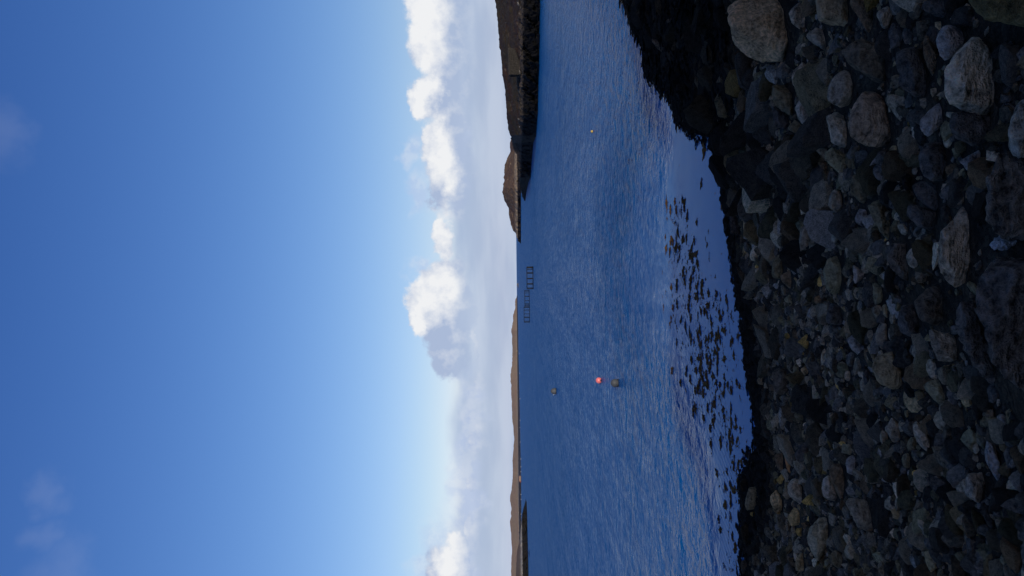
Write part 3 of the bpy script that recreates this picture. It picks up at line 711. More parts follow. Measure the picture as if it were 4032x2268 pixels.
 (R7([(150,220),(190,180),(230,230),(200,265)]), 'gr', 'stone', None, dict(tint=(0.2,0.19,0.15))),
 (R7([(200,90),(240,60),(265,110),(220,135)]), 'tn', 'stone', None, dict(tint=(0.3,0.26,0.19))),
 (R7([(485,130),(500,90),(540,90),(535,180),(490,180)]), 'wh', 'stone', 'small round whitish stone among dark shingle', dict(p=8)),
 (R7([(115,1060),(160,990),(220,1050),(215,1110),(140,1120)]), 'tn', 'stone', None, dict(tint=(0.3,0.26,0.17))),
 (R7([(160,1140),(215,1120),(225,1190),(185,1195)]), 'ye', 'stone', None, dict()),
 (R7([(40,820),(80,765),(110,800),(70,850)]), 'ye', 'stone', None, dict()),
 (R7([(90,650),(115,620),(150,780),(120,785)]), 'or', 'stone', 'thin orange-tan stone standing near the lower waterline', dict()),
 (R7([(150,390),(180,360),(240,380),(240,430),(190,445)]), 'ol', 'stone', None, dict()),
 (R7([(245,320),(290,310),(330,380),(310,490),(270,420)]), 'ol', 'stone', None, dict()),
 (R1([(1000,950),(1030,840),(1100,820),(1180,900),(1190,1080),(1100,1140),(1030,1110)]), 'ol', 'rock', None, dict(tint=(0.055,0.055,0.045))),
 (R1([(1310,1110),(1400,1000),(1460,980),(1530,990),(1540,1100),(1450,1170),(1340,1190)]), 'ol', 'rock', None, dict(tint=(0.075,0.078,0.06))),
 (R1([(1550,1010),(1640,1060),(1730,1140),(1660,1230),(1560,1200)]), 'dk', 'rock', None, dict()),
 (R1([(395,350),(440,360),(580,520),(540,545),(400,400)]), 'dk', 'rock', None, dict(tint=(0.045,0.046,0.05))),
 (R1([(855,575),(900,580),(960,625),(900,620)]), 'gr', 'stone', None, dict()),
 (R1([(510,200),(650,150),(700,160),(560,230)]), 'dk', 'rock', None, dict(tint=(0.04,0.04,0.045))),
 (R2([(1420,150),(1450,90),(1520,180),(1520,300),(1430,250)]), 'dk', 'rock', None, dict()),
 (R2([(1140,560),(1200,580),(1270,720),(1240,800),(1150,770)]), 'dk', 'slab', None, dict(tint=(0.03,0.03,0.036))),
 (R4([(1285,760),(1330,610),(1400,590),(1445,650),(1420,800),(1300,830)]), 'ol', 'rock', None, dict(tint=(0.10,0.10,0.085))),
 (R4([(1310,840),(1400,840),(1410,890),(1370,900)]), 'ye', 'stone', None, dict()),
 (R4([(1240,1300),(1330,1290),(1350,1400),(1260,1440)]), 'dk', 'rock', None, dict(tint=(0.03,0.03,0.032))),
 (R4([(1240,990),(1290,950),(1370,990),(1370,1130),(1290,1150),(1250,1080)]), 'bk', 'rock', None, dict()),
 (R4([(1240,560),(1300,500),(1330,560),(1300,680),(1250,650)]), 'bk', 'rock', None, dict()),
 (R4([(1560,285),(1640,280),(1680,330),(1680,480),(1600,440)]), 'br', 'rock', None, dict()),
 (R3([(1545,850),(1600,830),(1700,850),(1740,900),(1690,1100),(1560,1090)]), 'dk', 'rock', None, dict(tint=(0.06,0.062,0.066))),
 (R3([(1740,800),(1780,760),(1815,830),(1800,960),(1750,950)]), 'gn', 'stone', None, dict()),
 (R3([(1395,960),(1440,870),(1490,920),(1480,1010),(1410,1000)]), 'tn', 'rock', None, dict(tint=(0.11,0.1,0.085))),
 (R3([(1650,180),(1700,140),(1760,170),(1750,260),(1690,230)]), 'gn', 'stone', None, dict()),
 (R3([(1560,250),(1600,220),(1640,420),(1570,400)]), 'ol', 'slab', None, dict()),
 (R3([(1800,380),(1850,350),(1880,420),(1850,490),(1815,470)]), 'gr', 'stone', None, dict()),
]
placed = []
for i, (poly, tint, kindw, desc, opt) in enumerate(BIG):
    size = math.sqrt(np.ptp(np.array(poly)[:, 0]) * np.ptp(np.array(poly)[:, 1]))
    kw = {k: v for k, v in opt.items() if k in ('thick', 'level', 'p', 'rough', 'strata')}
    kw.setdefault('level', 4 if size > 60 else 3); kw.setdefault('strata', 0.012)
    kw.setdefault('thick', 0.7 if kindw == 'slab' else 0.85)
    C0, V, Fc, depth = traced(poly, seed=i * 3 + 1, **kw)
    me = mesh_np(kindw, V, Fc)
    me.set_sharp_from_angle(angle=math.radians(24))
    nm = {'slab': 'rock_slab'}.get(kindw, kindw)
    ob = link(nm, me, ROCK_BANDED if opt.get('banded') else ROCK)
    ob.location = C0
    tc_ = opt['tint'] if 'tint' in opt else TINT0[tint]; ob.color = tuple(c1 * f_ * min(1.2 if sum(tc_) > 0.32 else 1.0, 0.62 / (max(tc_) * 2.8)) for c1, f_ in zip(tc_, (2.8, 2.05, 1.3))) + (1,)
    placed.append(dict(ob=ob, px=np.array(poly).mean(0), size=size, tint=tint, kind=kindw, desc=desc, C=C0, r=size / FPX * depth * 0.5))
# labels: what it looks like, then which known stone it lies next to
marks = [p for p in placed if p['desc']]
SHORT = {0: 'the largest boulder', 1: 'the banded angular boulder', 3: 'the smooth brownish boulder', 26: 'the huge corner boulder', 27: 'the whitish right-edge boulder', 28: 'the tall wavy-banded boulder'}
short_of = {}
for i, p in enumerate(placed):
    if not p['desc']: continue
    if i in SHORT: short_of[id(p)] = SHORT[i]
    elif 'triangular blue' in p['desc']: short_of[id(p)] = 'the small triangular stone'
    elif 'speckled' in p['desc']: short_of[id(p)] = 'the speckled rounded rock'
    elif 'dark dent' in p['desc']: short_of[id(p)] = 'the whitish dented rock'
    elif 'block-shaped rock in' in p['desc']: short_of[id(p)] = 'the grey block-shaped rock'
    elif 'pale pointed' in p['desc']: short_of[id(p)] = 'the pale pointed rock'
    elif 'greenish triangular slab' in p['desc']: short_of[id(p)] = 'the greenish triangular slab'
    elif 'yellowish stone by' in p['desc']: short_of[id(p)] = 'the lone yellowish stone'
LM = [p for p in marks if id(p) in short_of]
def direction(px, ref):
    dx, dy = px[0] - ref[0], px[1] - ref[1]
    a = math.degrees(math.atan2(dy, dx)) % 360
    return ['right of', 'below right of', 'below', 'below left of', 'left of', 'above left of', 'above', 'above right of'][int((a + 22.5) // 45) % 8]
used = {}
def size_word(s_): return 'large' if s_ > 120 else ('medium' if s_ > 70 else 'small')
for p in placed:
    if p['desc']: lab = p['desc']
    else:
        near_ = sorted(LM, key=lambda q: np.linalg.norm(q['px'] - p['px']))
        for q in near_:
            lab = f"{size_word(p['size'])} {WORD[p['tint']]} {p['kind']} {direction(p['px'], q['px'])} {short_of[id(q)]}"
            if lab not in used: break
    used[lab] = 1
    finish(p['ob'], lab, 'boulder' if p['kind'] == 'boulder' else 'rock', 'rocks lying on the beach')

# bedrock ledges at the viewer's feet
LEDGES = [
 (R6([(1630,280),(1650,100),(1690,-60),(1740,-200),(1800,-220),(2150,-150),(2150,480),(1900,480),(1680,470),(1635,400)]), 'dark bedrock ledge below the whitish boulder at the right edge', (0.060,0.062,0.066)),
 (R6([(1545,850),(1580,680),(1640,540),(1800,500),(2150,450),(2250,1500),(2150,2050),(1900,1880),(1750,1560),(1600,1100)]), 'long ribbed bedrock ledge running along the right edge', (0.052,0.055,0.062)),
 (R6([(1370,900),(1400,860),(1530,890),(1600,1100),(1700,1400),(1850,1780),(1700,1600),(1520,1380),(1400,1130)]), 'narrow ribbed bedrock ledge beside the long one', (0.050,0.053,0.060)),
]
for i, (poly, lab, tc_) in enumerate(LEDGES):
    C0, V, Fc, depth = traced(poly, thick=0.42, level=6, p=26, rough=0.030, strata=0.055, sdir=(0.55, 0.25, 0.55), seed=300 + i, sink=0.45)
    ob = link('bedrock_ledge', mesh_np('bedrock_ledge', V, Fc), ROCK_BANDED); ob.location = C0; ob.color = (tc_[0] * 3.4, tc_[1] * 2.5, tc_[2] * 1.65, 1)
    finish(ob, lab, 'bedrock')
    if i == 0: LEDGE, LEDGE_C = ob, C0
C0, V, Fc, depth = traced(R6([(1610, 545), (1640, 500), (1700, 468), (1800, 450), (2100, 415), (2100, 450), (1800, 490), (1700, 505), (1650, 580)]), thick=0.5, level=4, p=30, rough=0.09, seed=340, sink=0.5)
vein = link('quartz_vein', mesh_np('quartz_vein', V, Fc), ROCK, LEDGE); vein.location = C0 - LEDGE_C; vein.color = (0.42, 0.40, 0.36, 1)
vein['label'] = 'pale blue-white quartz vein across the ledge'

# ------------------------------------------------------------------ loose stones and shingle
def rand_shape(sub, seed, p):
    r_ = np.random.default_rng(seed); dirs, Fc = ICO[sub]
    n = np.vstack([np.eye(3), -np.eye(3)]) + r_.normal(0, 0.24, (6, 3)); n /= np.linalg.norm(n, axis=1, keepdims=True)
    D = 0.74 + 0.26 * r_.random(6)
    r = shape_from_planes(dirs, n, D, p)
    m_ = 5 if p > 20 else 14
    cn = r_.normal(size=(m_, 3)); cn /= np.linalg.norm(cn, axis=1, keepdims=True)
    cd = ((dirs * r[:, None]) @ cn.T).max(0) * (0.70 + 0.22 * r_.random(m_))
    r = shape_from_planes(dirs, np.vstack([n, cn]), np.append(D, cd), p)
    V = dirs * (r * (1 + 0.06 * fbm(dirs * 2.6 + seed, seed, 4)))[:, None]
    return V * np.array([1.0, 0.60 + 0.32 * r_.random(), 0.36 + 0.30 * r_.random()]), Fc
LIB = {s_: [rand_shape(s_, 500 + 20 * s_ + k, 90 if k % 5 else 12) for k in range(14)] for s_ in (1, 2, 3)}
polys = ALL_POLY
def in_traced(px):
    r = np.zeros(len(px), bool)
    for q in polys:
        c0 = q.mean(0); qq = c0 + (q - c0) * 0.92
        lo, hi = qq.min(0), qq.max(0)
        k = np.where((px[:, 0] > lo[0]) & (px[:, 0] < hi[0]) & (px[:, 1] > lo[1]) & (px[:, 1] < hi[1]))[0]
        if len(k): r[k] |= inside(px[k], qq)
    return r
def candidates(n, y0, y1, seed, spread=0.40):
    r_ = np.random.default_rng(seed)
    Y = np.sqrt(r_.random(n) * (y1 ** 2 - y0 ** 2) + y0 ** 2)
    X = (r_.random(n) * 2 - 1) * (Y * spread + 0.5)
    dd = lookup(GD, X, Y); z = lookup(GZ, X, Y)
    k = dd > 0.12
    return X[k], Y[k], z[k], dd[k]
PAL = [('dk', 34), ('gr', 30), ('ol', 9), ('gn', 5), ('br', 8), ('bl', 7), ('pg', 5), ('tn', 3), ('ye', 1)]
PN = [p[0] for p in PAL]; PW = np.array([p[1] for p in PAL], float); PW /= PW.sum()
stones = []
def rot_mats(n, r_):
    a = r_.random(n) * 6.283; t = r_.normal(0, 0.38, n); u = r_.normal(0, 0.38, n)
    ca, sa, ct, st, cu, su = np.cos(a), np.sin(a), np.cos(t), np.sin(t), np.cos(u), np.sin(u)
    O = np.zeros(n); I = np.ones(n)
    Rz = np.stack([ca, -sa, O, sa, ca, O, O, O, I], 1).reshape(n, 3, 3)
    Rx = np.stack([I, O, O, O, ct, -st, O, st, ct], 1).reshape(n, 3, 3)
    Ry = np.stack([cu, O, su, O, I, O, -su, O, cu], 1).reshape(n, 3, 3)
    return Rx @ Ry @ Rz
def pick(sel_n, y0, y1, rad, seed, sub, sep, big_right=False, limit=None):
    """dart throwing on the beach: stones keep their distance from each other"""
    X, Y, z, dd = candidates(sel_n, y0, y1, seed)
    r_ = np.random.default_rng(seed + 1)
    u = r_.random(len(X)); R = rad[0] * (rad[1] / rad[0]) ** (u ** 1.5)
    R = np.where(dd < 1.1, np.minimum(R, 0.11), R)
    if big_right: R = np.minimum(R, 0.024 * Y)
    if big_right: R *= 0.75 + 0.75 * sm(X - 0.02 * Y, -0.6, 1.6)
    px, _ = project(np.stack([X, Y, z], 1)); ok = ~in_traced(px)
    for ox, oz in ((0.8, 0.2), (-0.8, 0.2), (0, 0.6)):
        ok &= ~in_traced(project(np.stack([X + ox * R, Y, z + oz * R], 1))[0])
    X, Y, z, dd, px, R = X[ok], Y[ok], z[ok], dd[ok], px[ok], R[ok]
    cell = {}; keep = []; cs = rad[1] * 2.4
    for i in range(len(X)):
        ci, cj = int(X[i] // cs), int(Y[i] // cs); good = True
        for a in (-1, 0, 1):
            for b in (-1, 0, 1):
                for j in cell.get((ci + a, cj + b), ()):
                    if (X[i] - X[j]) ** 2 + (Y[i] - Y[j]) ** 2 < (sep * (R[i] + R[j])) ** 2: good = False; break
                if not good: break
            if not good: break
        if good: cell.setdefault((ci, cj), []).append(i); keep.append(i)
        if limit and len(keep) >= limit: break
    k = np.array(keep); Rm = rot_mats(len(k), r_)
    col = r_.choice(len(PN), len(k), p=PW); sh = r_.integers(0, 14, len(k))
    for m, i in enumerate(k):
        stones.append(dict(X=X[i], Y=Y[i], z=z[i], d=dd[i], R=R[i], M=Rm[m], c=PN[col[m]], s=sh[m], sub=sub, px=px[i], app=R[i] / Y[i], v=0.35 + 1.5 * r_.random() ** 1.6))
pick(9000, 2.6, 30, (0.09, 0.30), 900, 2, 0.52, True)
pick(26000, 2.6, 20, (0.045, 0.10), 910, 2, 0.42)
pick(46000, 2.4, 18, (0.019, 0.050), 920, 1, 0.34)
def tint_of(s_):
    t_ = np.array(TINT[s_['c']]) * s_['v']
    wet = 1 - sm(s_['d'] + 0.5 * math.sin(s_['X'] * 2.1), 1.0, 3.6)            # weed and wet film towards the waterline
    rt = sm(s_['X'] - 0.16 * s_['Y'], 0.5, 1.8) * sm(s_['Y'], 10, 14)          # weed-grown tidal rocks at the right
    w = max(wet, 0.93 * rt)
    return t_ * (1 - w) + np.array((0.017, 0.014, 0.011)) * w, w
# the largest in view are single stones
pxs = np.array([s_['px'] for s_ in stones])
inframe = (pxs[:, 0] > 2400) & (pxs[:, 0] < 4060) & (pxs[:, 1] > -20) & (pxs[:, 1] < 2290)
order = sorted(range(len(stones)), key=lambda i: -(stones[i]['app'] if inframe[i] else 0))
N_SINGLE = 185
single = set(order[:N_SINGLE])
lib_me = {}
apps = [stones[i]['app'] for i in single]
def zone(s_):
    x, y = s_['px']
    v = 'near the waterline' if x < 3060 else ('in the middle of the beach' if x < 3500 else 'close to the right edge')
    h = 'in the top third' if y < 760 else ('at mid height' if y < 1500 else 'in the bottom third')
    return v + ' ' + h
for i in sorted(single):
    s_ = stones[i]; key = (3, s_['s'])
    if key not in lib_me:
        V, Fc = LIB[3][s_['s']]; lib_me[key] = mesh_np('stone', V, Fc); lib_me[key].set_sharp_from_angle(angle=math.radians(22)); lib_me[key].materials.append(ROCK)
    ob = link('stone', lib_me[key])
    t_, w = tint_of(s_); ob.color = (*t_, 1)
    M = Matrix((s_['M'] * s_['R']).tolist()).to_4x4(); M.translation = Vector((s_['X'], s_['Y'], s_['z'] + s_['R'] * 0.16))
    ob.matrix_world = M
    word = WORD[s_['c']] if w < 0.5 else 'black weedy'
    szw = "big" if s_["app"] > np.median(apps) else "small"
    finish(ob, f"{szw} loose {word} stone {zone(s_)}", 'stone', f"{szw} loose {word} stones {zone(s_)}")
def merge_stones(name, idx, label):
    Vs, Fs, Cs = [], [], []; off = 0
    for i in idx:
        s_ = stones[i]; V, Fc = LIB[s_['sub']][s_['s']]
        P = V @ (s_['M'] * s_['R']).T + np.array([s_['X'], s_['Y'], s_['z'] + s_['R'] * 0.14])
        t_, w = tint_of(s_)
        Vs.append(P); Fs.append(Fc + off); Cs.append(np.tile(np.append(t_, 1), (len(P), 1))); off += len(P)
    me = mesh_np(name, np.vstack(Vs), np.vstack(Fs), False)
    ca = me.color_attributes.new('tint', 'FLOAT_COLOR', 'POINT'); ca.data.foreach_set('color', np.vstack(Cs).astype(np.float32).ravel())
    return finish(link(name, me, SHINGLE), label, None, None, 'stuff')
rest = [i for i in range(len(stones)) if i not in single]
merge_stones('shingle', rest, 'dark mixed shingle and cobbles covering the beach')

# ------------------------------------------------------------------ seaweed
WEED = plain('wrack', (0.11, 0.058, 0.018), 0.85, 0.6, 9.0, 0.03)
WEED_DARK = plain('stranded_wrack', (0.011, 0.009, 0.007), 0.9, 0.7, 9.0, 0.02)
def frond_clump(seed, n=16, tall=0.42, segs=5):
    r_ = np.random.default_rng(seed); Vs, Fs = [], []; off = 0
    for k in range(n):
        a = r_.random() * 6.283; L = 0.45 + 0.75 * r_.random(); w = 0.10 + 0.13 * r_.random(); h = tall * r_.random() ** 1.3 * (1 - 0.35 * L)
        c0 = r_.normal(0, 0.22, 2); tw = r_.normal(0, 0.5)
        for j in range(segs):
            t = j / (segs - 1); ang_ = a + tw * t; rr = L * t
            mid = np.array([c0[0] + rr * math.cos(ang_), c0[1] + rr * math.sin(ang_), h * math.sin(math.pi * min(1, 0.15 + 0.85 * t)) + 0.04])
            side = np.array([-math.sin(ang_), math.cos(ang_), 0.5 * r_.normal()]) * w * (0.55 + 0.75 * math.sin(math.pi * (0.1 + 0.75 * t)))
            Vs += [mid - side, mid + np.array([0, 0, 0.05]), mid + side, mid - np.array([0, 0, 0.09])]
        for j in range(segs - 1):
            b0 = off + 4 * j
            for q in range(4): Fs.append([b0 + q, b0 + (q + 1) % 4, b0 + 4 + (q + 1) % 4, b0 + 4 + q])
        Fs.append([off, off + 1, off + 2, off + 3]); e = off + 4 * (segs - 1); Fs.append([e + 3, e + 2, e + 1, e])
        off += 4 * segs
    return np.array(Vs), np.array(Fs)
CL = [frond_clump(40 + k, 13 + k % 5, 0.40 + 0.08 * (k % 3)) for k in range(8)]
CLT = [frond_clump(90 + k, 4, 0.4, 3) for k in range(8)]; CLM = [frond_clump(140 + k, 9, 0.42, 4) for k in range(8)]
cl_me = [mesh_np('wrack_clump', V, Fc, False) for V, Fc in CL]
for m in cl_me: m.materials.append(WEED)
band = [(790, 2668, 26, 40), (900, 2668, 34, 46), (1000, 2690, 45, 60), (1080, 2725, 60, 90), (1180, 2765, 85, 170), (1260, 2790, 85, 180), (1340, 2800, 78, 180), (1430, 2810, 70, 170),
        (1520, 2800, 62, 170), (1590, 2795, 52, 110), (1660, 2830, 46, 90), (1740, 2870, 40, 80), (1800, 2890, 40, 80), (1880, 2890, 42, 70), (1960, 2885, 34, 45), (2050, 2860, 28, 34), (2130, 2885, 30, 30), (2250, 2885, 25, 26)]
by = [b[0] for b in band]; bx = [b[1] for b in band]; bw = [b[2] for b in band]; bd = np.array([b[3] for b in band], float)
r_ = np.random.default_rng(77)
clumps = []                       # (px x, px y, pixel half width)
cum = np.interp(np.linspace(by[0], by[-1], 2000), by, bd); cum = np.cumsum(cum) / cum.sum(); ysamp = np.linspace(by[0], by[-1], 2000)
for k in range(2600):
    y = ysamp[np.searchsorted(cum, r_.random())]; x = np.interp(y, by, bx) + r_.normal() * np.interp(y, by, bw) * 0.80
    clumps.append((x, y, 3.6 + 13 * r_.random() ** 2.2))
for (x, y, w) in [(2772, 585, 30), (2812, 630, 14), (2820, 665, 26), (2815, 760, 14), (2800, 755, 9), (2760, 728, 15), (2840, 810, 14), (2695, 800, 15), (2696, 815, 16), (2695, 860, 9), (2670, 845, 9), (2675, 655, 9), (2660, 708, 6), (2638, 750, 5),
                  (2790, 915, 14), (2810, 930, 12), (2785, 960, 13), (2693, 940, 14), (2663, 930, 12), (2740, 1000, 18), (2792, 1010, 14), (2650, 1010, 10), (2840, 1000, 10), (2900, 1420, 12), (2872, 1422, 11), (2880, 1540, 16), (2885, 1460, 10), (2950, 1880, 16)]:
    clumps.append((x, y, w))
for k in range(240): clumps.append((2430 + 140 * r_.random() ** 0.8 + 40 * r_.random(), 10 + 640 * r_.random() ** 0.9, 2.8 + 5.5 * r_.random() ** 2))
for k in range(60):
    y = 1180 + 1080 * r_.random(); clumps.append((np.interp(y, [1180, 1500, 1700, 2268], [2880, 2925, 2960, 2910]) - 25 * r_.random(), y, 4 + 7 * r_.random()))
for (x, y, w) in list(clumps):
    if y > 740 and w > 5:
        for k in range(3): clumps.append((x + r_.normal() * (w + 8), y + r_.normal() * (w + 10), 1.6 + 2.2 * r_.random()))
cl_data = []
for (x, y, w) in clumps:
    P = on_water(x, y)
    if shore_dist(P[None, :2])[0] > -0.15: continue
    cl_data.append((P, w / FPX * P[1], x, y, w))
cl_data.sort(key=lambda c0: -c0[4])
def weed_zone(x, y):
    if y < 700: return 'floating off the dark rocks in the upper half of the picture'
    if y < 1080: return 'in the loose scatter above the dense weed patch'
    if y < 1620:
        o_ = x - np.interp(y, by, bx)
        return ('on the seaward side of' if o_ < -18 else ('on the beach side of' if o_ > 18 else 'in the middle of')) + ' the dense floating weed patch'
    return 'in the thin scatter below the dense weed patch'
restV, restF, off = [], [], 0
for i, (P, rad, x, y, w) in enumerate(cl_data):
    k = i % 8; a = r_.random() * 6.283
    sx, sy, sz = rad * 1.05, rad * (1.0 + 0.9 * r_.random()), rad * (0.45 + 0.3 * r_.random())
    if i < 180:
        ob = link('wrack_clump', cl_me[k]); ob.location = (P[0], P[1], -0.012 * sz); ob.rotation_euler = (0, 0, a); ob.scale = (sx, sy, sz)
        finish(ob, ('broad' if w > 10 else 'small') + ' brown wrack clump ' + weed_zone(x, y), 'seaweed', ('broad' if w > 10 else 'small') + ' wrack clumps ' + weed_zone(x, y))
    else:
        V, Fc = CLM[k] if w > 5 else CLT[k]; c0, s0 = math.cos(a), math.sin(a)
        Q = V * np.array([sx, sy, sz]); Q = np.stack([Q[:, 0] * c0 - Q[:, 1] * s0 + P[0], Q[:, 0] * s0 + Q[:, 1] * c0 + P[1], Q[:, 2] - 0.01], 1)
        restV.append(Q); restF.append(Fc + off); off += len(V)
finish(link('floating_wrack', mesh_np('floating_wrack', np.vstack(restV), np.vstack(restF), False), WEED), 'tiny bits of brown wrack breaking the calm water', None, None, 'stuff')
# weed thrown over the stones along the waterline and over the tidal rocks on the right
fv, ff, off = [], [], 0
cnt = 0
while cnt < 4200:
    Y = 14 + 19 * r_.random(); X = (r_.random() * 2 - 1) * (0.40 * Y + 0.5)
    dd = float(lookup(GD, X, Y)[0]); z = float(lookup(GZ, X, Y)[0])
    rt = sm(X - 0.16 * Y, 0.5, 1.6) * sm(Y, 11, 14)
    if dd < -0.25 or dd > 0.9 + 0.5 * r_.random() + 5.5 * rt: continue
    cnt += 1
    V, Fc = CLT[r_.integers(8)]; rad = (0.09 + 0.10 * r_.random()) * (1 + 1.2 * rt); a = r_.random() * 6.283; c0, s0 = math.cos(a), math.sin(a)
    Q = V * rad * np.array([1, 1, 0.45])
    fv.append(np.stack([Q[:, 0] * c0 - Q[:, 1] * s0 + X, Q[:, 0] * s0 + Q[:, 1] * c0 + Y, Q[:, 2] + max(z, -0.02) + 0.02 + rt * 0.05], 1)); ff.append(Fc + off); off += len(V)
finish(link('stranded_wrack', mesh_np('stranded_wrack', np.vstack(fv), np.vstack(ff), False), WEED_DARK), 'black wrack carpeting the stones along the waterline', None, None, 'stuff')

# ------------------------------------------------------------------ buoys
PINK = plain('pink_plastic', (0.86, 0.20, 0.18), 0.30, 0.10, 4.0, 0.5)
GREYP = plain('grey_plastic', (0.17, 0.175, 0.185), 0.55, 0.18, 5.0, 0.3)
GREYP2 = plain('weathered_plastic', (0.07, 0.075, 0.08), 0.6, 0.15, 5.0, 0.3)
YELP = plain('yellow_plastic', (0.62, 0.40, 0.06), 0.4, 0.1, 4.0, 0.4)
WHITEP = plain('white_plastic', (0.75, 0.74, 0.72), 0.5, 0.06, 4.0, 0.3)
NAVY = plain('navy_plastic', (0.012, 0.014, 0.03), 0.4, 0.2, 6.0, 0.4)
SLIME = plain('waterline_growth', (0.028, 0.026, 0.018), 0.7, 0.5, 25.0, 0.2, 0.4)
def empty(name, loc, rz=0.0):
    o = bpy.data.objects.new(name, None); o.location = loc; o.rotation_euler = (0, 0, rz); o.empty_display_size = 0.2; COL.objects.link(o); return o
P = on_water(2367, 1498); R = 12.2 / FPX * P[1]
e = finish(empty('mooring_buoy', P), 'round pink mooring buoy floating beside a grey one', 'buoy')
bm = bmesh.new(); lathe(bm, [(R * math.cos(t), R * 0.72 + R * math.sin(t)) for t in np.linspace(-1.45, 1.57, 22)], 40); bm_obj('float', bm, PINK, e)
bm = bmesh.new(); q = Vector((0.12, -0.80, -0.58)).normalized()
tube(bm, Vector((0, 0, R * .72)) + q * R * 0.90, Vector((0, 0, R * .72)) + q * R * 1.13, R * 0.34, 18, R * 0.22); nk = bm_obj('neck', bm, NAVY, e)
bm = bmesh.new()
for i in range(14):
    a0, a1 = 2 * math.pi * i / 14, 2 * math.pi * (i + 1) / 14; c0 = Vector((0, 0, R * .72)) + q * R * 1.18
    f1 = lambda a: c0 + Vector((1, 0, 0)) * math.cos(a) * R * 0.16 + q * math.sin(a) * R * 0.16
    tube(bm, f1(a0), f1(a1), R * 0.055, 6)
bm_obj('eyelet', bm, NAVY, nk)
P = on_water(2434, 1508); R = 16.5 / FPX * P[1]
e = finish(empty('mooring_buoy', P), 'larger grey round mooring buoy with dark waterline, nearest the beach', 'buoy')
bm = bmesh.new(); lathe(bm, [(R * 0.97, R * 0.16)] + [(R * math.cos(t), R * 0.78 + R * math.sin(t)) for t in np.linspace(-0.62, 1.57, 18)], 40); bm_obj('float', bm, GREYP2, e)
bm = bmesh.new(); lathe(bm, [(R * 0.80, -0.1), (R * 0.95, 0.0), (R * 0.965, R * 0.10), (R * 0.955, R * 0.19), (0, R * .19)], 40); bm_obj('weed_band', bm, SLIME, e)
bm = bmesh.new(); lathe(bm, [(R * 0.14, R * 1.74), (R * 0.14, R * 1.81), (0, R * 1.82)], 14); bm_obj('cap', bm, GREYP, e)
P = on_water(2190, 1540); R = 12.3 / FPX * P[1]
e = finish(empty('mooring_buoy', P), 'grey dome-topped mooring buoy, farthest from the beach', 'buoy')
bm = bmesh.new(); lathe(bm, [(R * 1.0, R * 0.22), (R * 0.97, R * 0.7), (R * 0.90, R * 1.1), (R * 0.72, R * 1.45), (R * 0.42, R * 1.68), (0, R * 1.76)], 36); bm_obj('float', bm, GREYP2, e)
bm = bmesh.new(); lathe(bm, [(R * 0.85, -0.15), (R * 0.99, 0.0), (R * 1.01, R * 0.12), (R * 0.995, R * 0.24), (0, R * .24)], 36); bm_obj('weed_band', bm, SLIME, e)
bm = bmesh.new(); tube(bm, (-R * 0.8, 0, R * 0.5), (-R * 1.3, 0, R * 1.0), R * 0.06, 6); bm_obj('rope', bm, WHITEP, e)
P = on_water(2334, 518); R = 5.4 / FPX * P[1]
e = finish(empty('net_float', P), 'tiny yellow float alone on the rippled water', 'buoy')
bm = bmesh.new(); lathe(bm, [(R * math.cos(t), R * 0.55 + R * 0.85 * math.sin(t)) for t in np.linspace(-1.2, 1.57, 14)], 24); fl = bm_obj('float', bm, YELP, e)
bm = bmesh.new(); lathe(bm, [(R * 0.2, R * 1.36), (R * 0.2, R * 1.52), (0, R * 1.54)], 12); bm_obj('cap', bm, YELP, e)
far_b = [(2048.6, 1570), (2049, 1655), (2048, 1683), (2049.3, 1740), (2052, 1807), (2052.4, 1838), (2052, 1857), (2052.3, 1947), (2052.4, 1966), (2052.8, 2024), (2045.5, 1391), (2047.5, 1470)]
bm = bmesh.new(); lathe(bm, [(0.6 * math.cos(t), 0.4 + 0.6 * math.sin(t)) for t in np.linspace(-1.2, 1.57, 9)], 12); tmp = bm_obj('marker_float', bm, WHITEP)
fme = tmp.data; bpy.data.objects.remove(tmp)
for x, y in far_b:
    P = on_water(max(x, hor(y) + 6.5), y); ob = link('marker_float', fme); ob.location = P
    finish(ob, 'tiny white marker float in the line along the far shore', 'buoy', 'white floats along the far shore')

# ------------------------------------------------------------------ fish cages standing in the bay
STEEL = plain('tarred_steel', (0.012, 0.013, 0.017), 0.6, 0.3, 3.0, 0.3)
def cage(y_right, y_left, x_bot, x_top, near_posts, far_posts, label):
    P0, P1 = on_water(x_bot, y_left), on_water(x_bot, y_right); Y = 0.5 * (P0[1] + P1[1])
    h = (x_bot - x_top) / FPX * Y; X0, X1 = P0[0], P1[0]; dp = 2.6
    e = finish(empty('fish_cage', (X0, Y, 0)), label, 'fish cage', 'fish cages moored in the bay')
    Wd = X1 - X0; rr = 0.10
    def part(nm, segs, r=rr):
        bm = bmesh.new()
        for a, b in segs: tube(bm, a, b, r, 6)
        return bm_obj(nm, bm, STEEL, e)
    for dy in (0, dp):
        part('top_rail', [((0, dy, h), (Wd, dy, h))]); part('floating_collar', [((-.1, dy, 0.06), (Wd + .1, dy, 0.06))], 0.11)
    for x in (0, Wd):
        part('end_rail', [((x, 0, h), (x, dp, h))]); part('floating_collar', [((x, 0, 0.06), (x, dp, 0.06))], 0.11)
    for f_ in near_posts: part('post', [((f_ * Wd, 0, 0), (f_ * Wd, 0, h))])
    for f_ in far_posts: part('post', [((f_ * Wd, dp, 0), (f_ * Wd, dp, h))])
cage(1050, 1137, 2100, 2075, [0, 0.24, 0.48, 0.74, 0.95, 1], [0.04, 0.21, 0.46, 0.71, 0.90, 0.985], 'dark open fish cage frame, nearest the brown headland and the beach')
cage(1143, 1207, 2085, 2066.5, [0, 0.12, 0.37, 0.64, 0.84, 1], [0.06, 0.18, 0.62, 0.94], 'dark open fish cage frame, middle one of the three')
